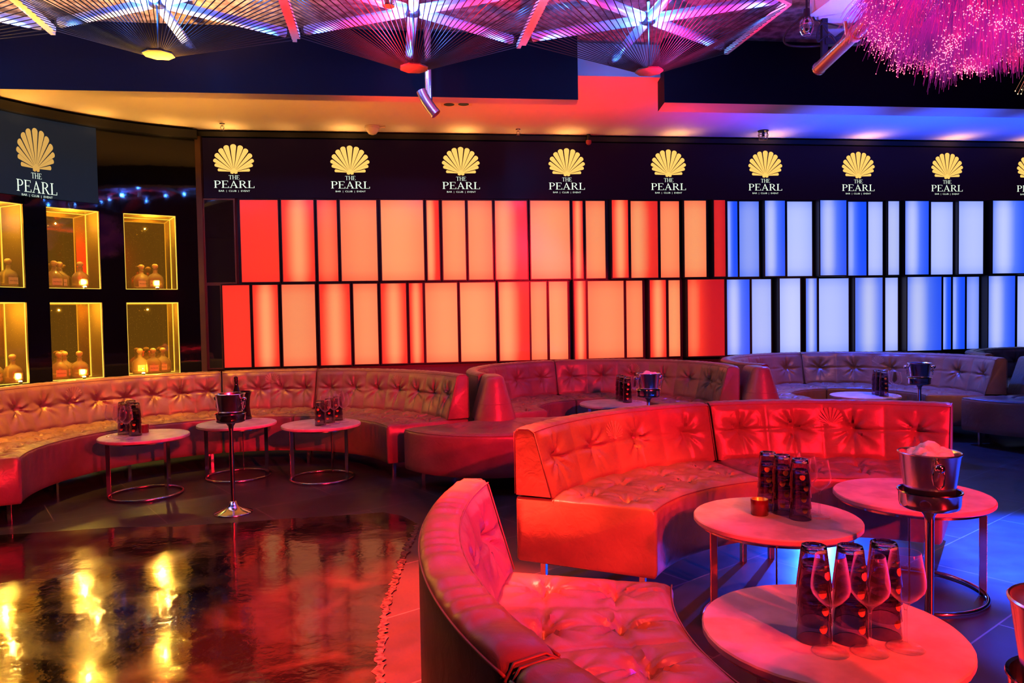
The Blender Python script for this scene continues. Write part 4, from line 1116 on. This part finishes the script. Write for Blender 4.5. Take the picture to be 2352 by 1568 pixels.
# smoke detector
q = at_z(855, 290, ZC)
t = thing('smoke_detector', 'white round smoke detector on the soffit', 'smoke detector', q)
WHITE = mat('white_plastic', (.8, .76, .7), .4)
bm = BM(); lathe(bm, [(0, -.001), (.085, -.001), (.088, -.012), (.086, -.028), (.0, -.028)], 28); obj('base', bm, WHITE, t, smooth=True, autosm=40)
bm = BM(); lathe(bm, [(.078, -.029), (.074, -.045), (.045, -.085), (.018, -.095), (0, -.096)], 28); obj('sensor_dome', bm, WHITE, t, smooth=True, autosm=40)
bm = BM(); tube(bm, [(.085, 0, -.015), (.14, 0, -.012), (.15, 0, -.012)], [.008, .008, .015], 8); obj('indicator', bm, WHITE, t)
for x, y, nm in ((510, 283, 'at the left, above the first wall logo'), (1190, 296, 'in the middle, above the light panels')):
    q = at_z(x, y, ZC)
    t = thing('sprinkler_head', f'small chrome sprinkler head on the soffit {nm}', 'sprinkler', q, 0, 'sprinkler heads')
    bm = BM(); lathe(bm, [(0, .003), (.03, .003), (.03, -.005), (.012, -.008), (.012, -.03), (0, -.03)], 16); obj('escutcheon', bm, CHROME, t)
    bm = BM(); tube(bm, [(.014, 0, -.028), (.02, 0, -.05), (.006, 0, -.075)], .004, 6); tube(bm, [(-.014, 0, -.028), (-.02, 0, -.05), (-.006, 0, -.075)], .004, 6); lathe(bm, [(0, -.074), (.022, -.075), (.022, -.079), (0, -.08)], 12); obj('deflector', bm, CHROME, t)
q = at_z(1753, 300, ZC)
t = thing('caged_sprinkler', 'black caged sprinkler on the soffit above the sixth wall logo', 'sprinkler', q)
bm = BM(); lathe(bm, [(0, -.001), (.065, -.001), (.062, -.012), (.03, -.02), (.018, -.02), (.018, -.07), (0, -.07)], 20); obj('body', bm, BLACK, t, smooth=True, autosm=40)
bm = BM()
for k in range(6):
    a = 2*PI*k/6; tube(bm, [(.05*math.cos(a), .05*math.sin(a), -.012), (.06*math.cos(a), .06*math.sin(a), -.05), (.05*math.cos(a), .05*math.sin(a), -.105)], .004, 5)
torus(bm, .05, -.105, .004, 20, 5); torus(bm, .06, -.055, .004, 20, 5); obj('cage', bm, mat('cage_bronze', (.25, .16, .08), .4, .6), t)
u, z = uo2(1352, 318, .1)
t = thing('security_camera', 'small dome camera glowing red at the top of the wall', 'camera', wp(u, 3.49, .1))
bm = BM(); lathe(bm, [(0, 0.0), (.022, .0), (.022, .085), (0, .085)], 14); obj('mount', bm, BLACK, t)
bm = BM(); lathe(bm, [(.034, .012), (.036, 0), (.034, -.022), (.022, -.04), (0, -.046)], 18); obj('dome', bm, mat('red_dome', (.45, .1, .1), .12), t, smooth=True)
for k, (x, y) in enumerate([(1946, 251), (2160, 256), (2348, 263)]):
    q = at_z(x, y, ZC)
    t = thing('downlight', f'round recessed warm downlight in the blue soffit, {ORD[k]} from the left', 'downlight', q, 0, 'recessed downlights')
    bm = BM(); lathe(bm, [(.045, -.001), (.062, -.001), (.06, -.007), (.046, -.006)], 28, close=True); obj('rim', bm, WHITE, t)
    bm = BM(); lathe(bm, [(0, -.004), (.044, -.004), (.044, -.002), (0, -.002)], 24); obj('lens', bm, emis('warm_lens', (1, .7, .3), 2.2), t)
q = at_z(1048, 238, ZC)
t = thing('twin_downlight', 'twin gold recessed fitting on the soffit right of the drop pipe', 'downlight', q)
bm = BM(); box(bm, (-.16, -.07, -.008), (.16, .07, -.001), .003); obj('plate', bm, mat('fitting_gold', (.6, .45, .25), .4), t)
for s in (-1, 1):
    bm = BM(); lathe(bm, [(0, -.0105), (.05, -.0105), (.056, -.0085), (0, -.0085)], 24); o = obj('lamp_hole', bm, BLACK, t); o.location = (s*.075, 0, 0)

# ------------------------------------------------------------------ fibre-optic chandelier
def fibre(name_label, cx, cy, clumps, col_s, col_t, seed, nst):
    t = thing('fibre_optic_chandelier', name_label, 'chandelier', (cx, cy, 0)); rg = random.Random(seed)
    ms = bpy.data.materials.new('fibre_strand'); N, L = nodes(ms); b = N['Principled BSDF']
    b.inputs['Base Color'].default_value = (.5, .25, .5, 1); b.inputs['Roughness'].default_value = .35
    b.inputs['Emission Color'].default_value = (*col_s, 1); b.inputs['Emission Strength'].default_value = .34
    tc = N.new('ShaderNodeTexCoord'); nz = N.new('ShaderNodeTexNoise'); nz.inputs['Scale'].default_value = 5; nz.inputs['Detail'].default_value = 3
    L.new(tc.outputs['Object'], nz.inputs['Vector']); cr = N.new('ShaderNodeValToRGB'); cr.color_ramp.elements[0].position = .38; cr.color_ramp.elements[1].position = .62
    cr.color_ramp.elements[0].color = (col_s[0]*.16, col_s[1], col_s[2]*.5, 1); cr.color_ramp.elements[1].color = (*col_s, 1)
    L.new(nz.outputs['Fac'], cr.inputs['Fac']); L.new(cr.outputs['Color'], b.inputs['Emission Color'])
    mt = emis('fibre_tip', col_t, 5)
    bs, bt = BM(), BM()
    for (r0, a, z0, ln, down) in clumps:
        o = Vector((r0*math.cos(a), r0*math.sin(a), z0))
        tipc = rg.random() < .38
        for k in range(nst):
            aa = a+rg.gauss(0, .24 if tipc else .5); out = rg.uniform(.15, 1)*(1-down)+.05
            d0 = Vector((math.cos(aa)*out, math.sin(aa)*out, rg.uniform(-.5, .25)-down)).normalized()
            l = ln*(rg.uniform(.85, 1.0) if tipc else rg.uniform(.65, 1.12)); p = o+Vector((rg.gauss(0, .03), rg.gauss(0, .03), rg.gauss(0, .02)))
            pts = [p.copy()]
            v = d0.copy()
            for s in range(4):
                v = (v+Vector((0, 0, -.28-.2*down))).normalized(); p = p+v*l/4; pts.append(p.copy())
            w = .0009; sd = v.cross(Vector((0, 0, 1)))
            sd = sd.normalized()*w if sd.length > 1e-4 else Vector((w, 0, 0))
            sd2 = v.cross(sd).normalized()*w
            for q0, q1 in zip(pts, pts[1:]):
                for s_d in (sd, sd2):
                    bs.faces.new([bs.verts.new(x) for x in (q0-s_d, q0+s_d, q1+s_d, q1-s_d)])
            if rg.random() < (.9 if tipc else .05):
                rr_ = .0034; e = pts[-1]
                ov = [bt.verts.new(e+Vector(x)*rr_) for x in ((1, 0, 0), (-1, 0, 0), (0, 1, 0), (0, -1, 0), (0, 0, 1), (0, 0, -1))]
                for f in ((0, 2, 4), (2, 1, 4), (1, 3, 4), (3, 0, 4), (2, 0, 5), (1, 2, 5), (3, 1, 5), (0, 3, 5)): bt.faces.new([ov[i] for i in f])
    o = obj('fibre_strands', bs, ms, t); o['kind'] = 'stuff'
    o = obj('glowing_tips', bt, mt, t); o['kind'] = 'stuff'
    bm = BM(); lathe(bm, [(0, 3.1), (.10, 3.11), (.14, 3.3), (.09, 3.6), (.012, 3.7), (.012, ZS-.002), (0, ZS-.002)], 20); obj('core_post', bm, BLACK, t, smooth=True)
    return t
rg = random.Random(5); cl = []
for tier, (r0, z0, n_, ln, dn) in enumerate([(.40, 3.36, 24, .30, .0), (.48, 3.20, 28, .30, .12), (.42, 3.06, 24, .28, .25), (.28, 2.95, 18, .25, .5), (.12, 2.88, 8, .22, .8), (.32, 3.52, 20, .3, -.05)]):
    for k in range(n_): cl.append((r0*rg.uniform(.75, 1.1), 2*PI*(k+rg.random()*.7)/n_, z0+rg.uniform(-.05, .05), ln, dn))
fibre('big pink fibre-optic chandelier with glowing tips at the top right', 2.56, 3.95, cl, (1, .03, .62), (1, .16, .22), 9, 90)
cl = [(.2*rg.uniform(.7, 1.1), 2*PI*k/10, 3.0+rg.uniform(-.3, .05), .42, .3) for k in range(10)]
fibre('yellow fibre-optic chandelier just entering at the right edge', 3.14, 3.70, cl, (.9, .6, .2), (1, .7, .3), 10, 60)

# ------------------------------------------------------------------ lights
def spot(loc, tgt, color, e, ang_=45, blend=.5, rad=.1):
    l = bpy.data.lights.new('spot', 'SPOT'); l.color = color; l.energy = e; l.spot_size = R(ang_); l.spot_blend = blend; l.shadow_soft_size = rad
    o = bpy.data.objects.new('spot_lamp', l); COL.objects.link(o); o.location = loc
    o.rotation_euler = (Vector(tgt)-Vector(loc)).to_track_quat('-Z', 'Y').to_euler(); return o
def point(loc, color, e, rad=.05):
    l = bpy.data.lights.new('point', 'POINT'); l.color = color; l.energy = e; l.shadow_soft_size = rad
    o = bpy.data.objects.new('point_lamp', l); COL.objects.link(o); o.location = loc; return o
REDC, CRIM, AMB, BLU, VIO, ORG = (1, .022, .022), (1, .008, .045), (1, .42, .012), (.015, .09, 1), (.42, .03, 1), (1, .22, .02)
spot((5.0, -3.6, 3.3), (.6, 4.0, .4), (1, .016, .026), 4500, 38, .4, .12)          # red key on the near booth
spot((2.6, -3.0, 3.3), (-3.1, 5.9, .0), CRIM, 3600, 17, .5, .05)       # crimson wash on the left booth
spot((2.6, -3.0, 3.3), (-.9, 6.3, .1), CRIM, 4200, 19, .5, .05)
spot((3.4, -2.0, 3.6), (1.2, 7.2, .5), CRIM, 3400, 30, .5, .1)          # middle booth
spot((-.8, 3.7, 3.6), (-.5, 3.1, 0), (1, .05, .03), 11000, 36, .5, .1)  # red pool on the aisle floor
for a_, e in ((205, 260), (185, 280), (163, 280), (142, 260), (122, 200), (100, 110), (80, 60), (55, 60)):
    q_p = (ca[0]+1.5*math.cos(R(a_)), ca[1]+1.5*math.sin(R(a_)))
    spot((*q_p, 3.2), (ca[0]+1.72*math.cos(R(a_)), ca[1]+1.72*math.sin(R(a_)), .5), AMB, e, 31, .8, .05)   # amber on the left sofa
for a_, e in ((206, 209), (188, 285), (170, 285), (152, 266), (134, 228), (116, 171), (97, 95), (76, 68), (55, 68)):
    q_p = (ca[0]+1.15*math.cos(R(a_)), ca[1]+1.15*math.sin(R(a_)))
    spot((*q_p, 3.2), (ca[0]+1.97*math.cos(R(a_)), ca[1]+1.97*math.sin(R(a_)), .74), (1, .36, .008), e, 25, .5, .05)
spot((2.3, 5.5, .11), (1.45, 3.9, .0), BLU, 2600, 60, .4, .02)           # blue light sweeping under the near sofa
spot((-.3, 4.6, 2.2), (-.68, 6.25, 3.1), (1, .04, .03), 120, 24, .5, .03)  # red on the drop pipe
spot((.25, 2.4, 3.5), (.62, 3.75, .47), ORG, 560, 26, .6, .08)          # orange on near seat
spot((4.1, 5.6, 3.5), (3.15, 4.0, 0), BLU, 24000, 28, .7, .05)            # blue floor
spot((3.2, 3.45, .22), (1.5, 3.75, 0), BLU, 40, 16, .5, .03)           # low blue spot added to colour the floor under the tables
spot((3.6, 1.9, 3.4), (2.35, 2.75, 0), BLU, 6500, 16, .5, .05)
spot((3.9, 9.0, 3.3), (3.7, 7.6, .4), BLU, 900, 80, .6, .1)             # blue booth
spot((4.4, 5.4, 3.3), (3.9, 9.0, .6), (1, .30, .10), 330, 50, .6, .1)   # warm touch on blue booth
spot((4.0, 1.3, 2.5), (-.12, 2.1, .66), VIO, 560, 16, .5, .06)          # violet on near sofa
spot((2.6, -2.2, 3.4), (.2, 2.0, .5), (1, .03, .03), 2300, 26, .5, .1) # red on near sofa
spot((.15, 1.5, 3.5), (-.12, 2.0, .8), (1, .07, .03), 620, 30, .6, .06)  # orange-red on the pleated top
spot((-1.6, .4, 3.4), (.2, 3.5, .5), (1, .05, .03), 160, 40, .5, .1)
spot((1.8, 1.2, 3.6), (1.4, 2.6, .48), (1, .2, .1), 170, 60, .7, .1)  # tables
# soffit uplights (warm scallops) along the rear wall
for i, x in enumerate((530, 660, 797, 930, 1062, 1180, 1297, 1420, 1545, 1756, 1974, 2174, 2350)):
    u = wall_u(x, 320)[0]; p = wp(u, 3.33, .17)
    spot(p, (p.x, p.y-.03, 3.6), (1, .5, .13), 7 if x > 1700 else (6 if i % 2 == 0 else 2), 150, 1, .03)
for a_ in (120, 135, 150, 165, 180):
    p = ap(R(a_), 3.30, .16); q = ap(R(a_), 3.6, .22); spot(p, q, (1, .5, .1), 5, 165, 1, .03)
# soffit colour washes
spot((-1.6, 7.5, 2.4), (-1.6, 7.8, 3.6), (1, .28, .03), 36, 130, 1, .1)
spot((-.2, 7.8, 2.4), (-.2, 7.9, 3.6), (1, .10, .02), 50, 120, 1, .1)
spot((1.1, 7.2, 2.2), (1.1, 7.6, 3.6), (1, .02, .03), 150, 110, 1, .1)
spot((2.4, 8.1, 2.5), (2.4, 8.3, 3.6), (.35, .02, .8), 45, 110, 1, .1)
spot((3.6, 8.2, 2.4), (3.6, 8.3, 3.6), (.005, .07, 1), 200, 130, 1, .1)
spot((5.0, 8.4, 2.4), (5.0, 8.5, 3.6), (.005, .07, 1), 240, 130, 1, .1)
spot((6.6, 8.6, 2.4), (6.6, 8.7, 3.6), (.005, .07, 1), 200, 130, 1, .1)
spot((-3.2, 7.1, 2.4), (-3.2, 7.3, 3.6), (1, .44, .06), 60, 135, 1, .1)
spot((-4.3, 6.5, 2.4), (-4.3, 6.6, 3.6), (1, .44, .06), 50, 135, 1, .1)
# light under the beams
for x_, col_, e_ in ((-4.2, (1, .45, .08), 14), (-2.6, (1, .38, .06), 16), (-1.0, (1, .06, .03), 46), (.0, (1, .05, .04), 46)):
    yb = yline(x_)+SB/2; spot((x_, yb, 2.2), (x_, yb, 3.3), col_, e_, 60, 1, .03)
for x_, col_, e_ in ((2.0, (.8, .03, .5), 22), (3.2, (.02, .1, 1), 70), (4.4, (.02, .1, 1), 80), (5.6, (.02, .1, 1), 80)):
    yb = yline(x_)+.15; spot((x_, yb, 2.2), (x_, yb, 3.3), col_, e_, 60, 1, .03)
# main ceiling washes
for x_, y_, col_, e_ in ((-3.9, 5.0, (1, .5, .09), 620), (-2.5, 5.5, (1, .46, .08), 420), (-1.0, 5.1, (1, .015, .02), 330), (.1, 5.2, (1, .015, .02), 330), (1.4, 5.3, (.8, .01, .15), 300), (2.7, 5.2, (.10, .10, 1), 300), (3.8, 5.4, (.05, .12, 1), 330)):
    spot((x_, y_, 2.75), (x_, y_, 3.9), col_, e_, 105, 1, .05)
for k in (-2, -1, 0, 1):
    h = hub0+EX*k
    point(h+Vector((0, 0, .13)), (.04, .2, 1), 30, .03); point(h+Vector((0, -.06, -.10)), (.06, .25, 1), 14, .03)
    for i in range(6):
        a = R(30+60*i)+YAW; point(h+Vector((.80*math.cos(a), .80*math.sin(a), -.085)), (.06, .25, 1), 4.5, .02)
# red/blue edges on the right-hand pipe
spot((1.2, 4.0, 2.4), (2.34, 5.1, 3.25), (1, .12, .02), 160, 40, .6, .05)
# niche glow
for p in GL: point(p, (1, .74, .2), 4.5, .004)
for p in GT: point(p, (1, .72, .16), 20, .004)
point((2.56, 3.95, 2.9), (1, .05, .5), 4, .2)

w = bpy.data.worlds.new('world'); sc.world = w; w.use_nodes = True
w.node_tree.nodes['Background'].inputs['Color'].default_value = (.05, .02, .06, 1); w.node_tree.nodes['Background'].inputs['Strength'].default_value = .12
sc.view_settings.view_transform = 'Standard'; sc.view_settings.look = 'None'; sc.view_settings.exposure = 0; sc.view_settings.gamma = .86
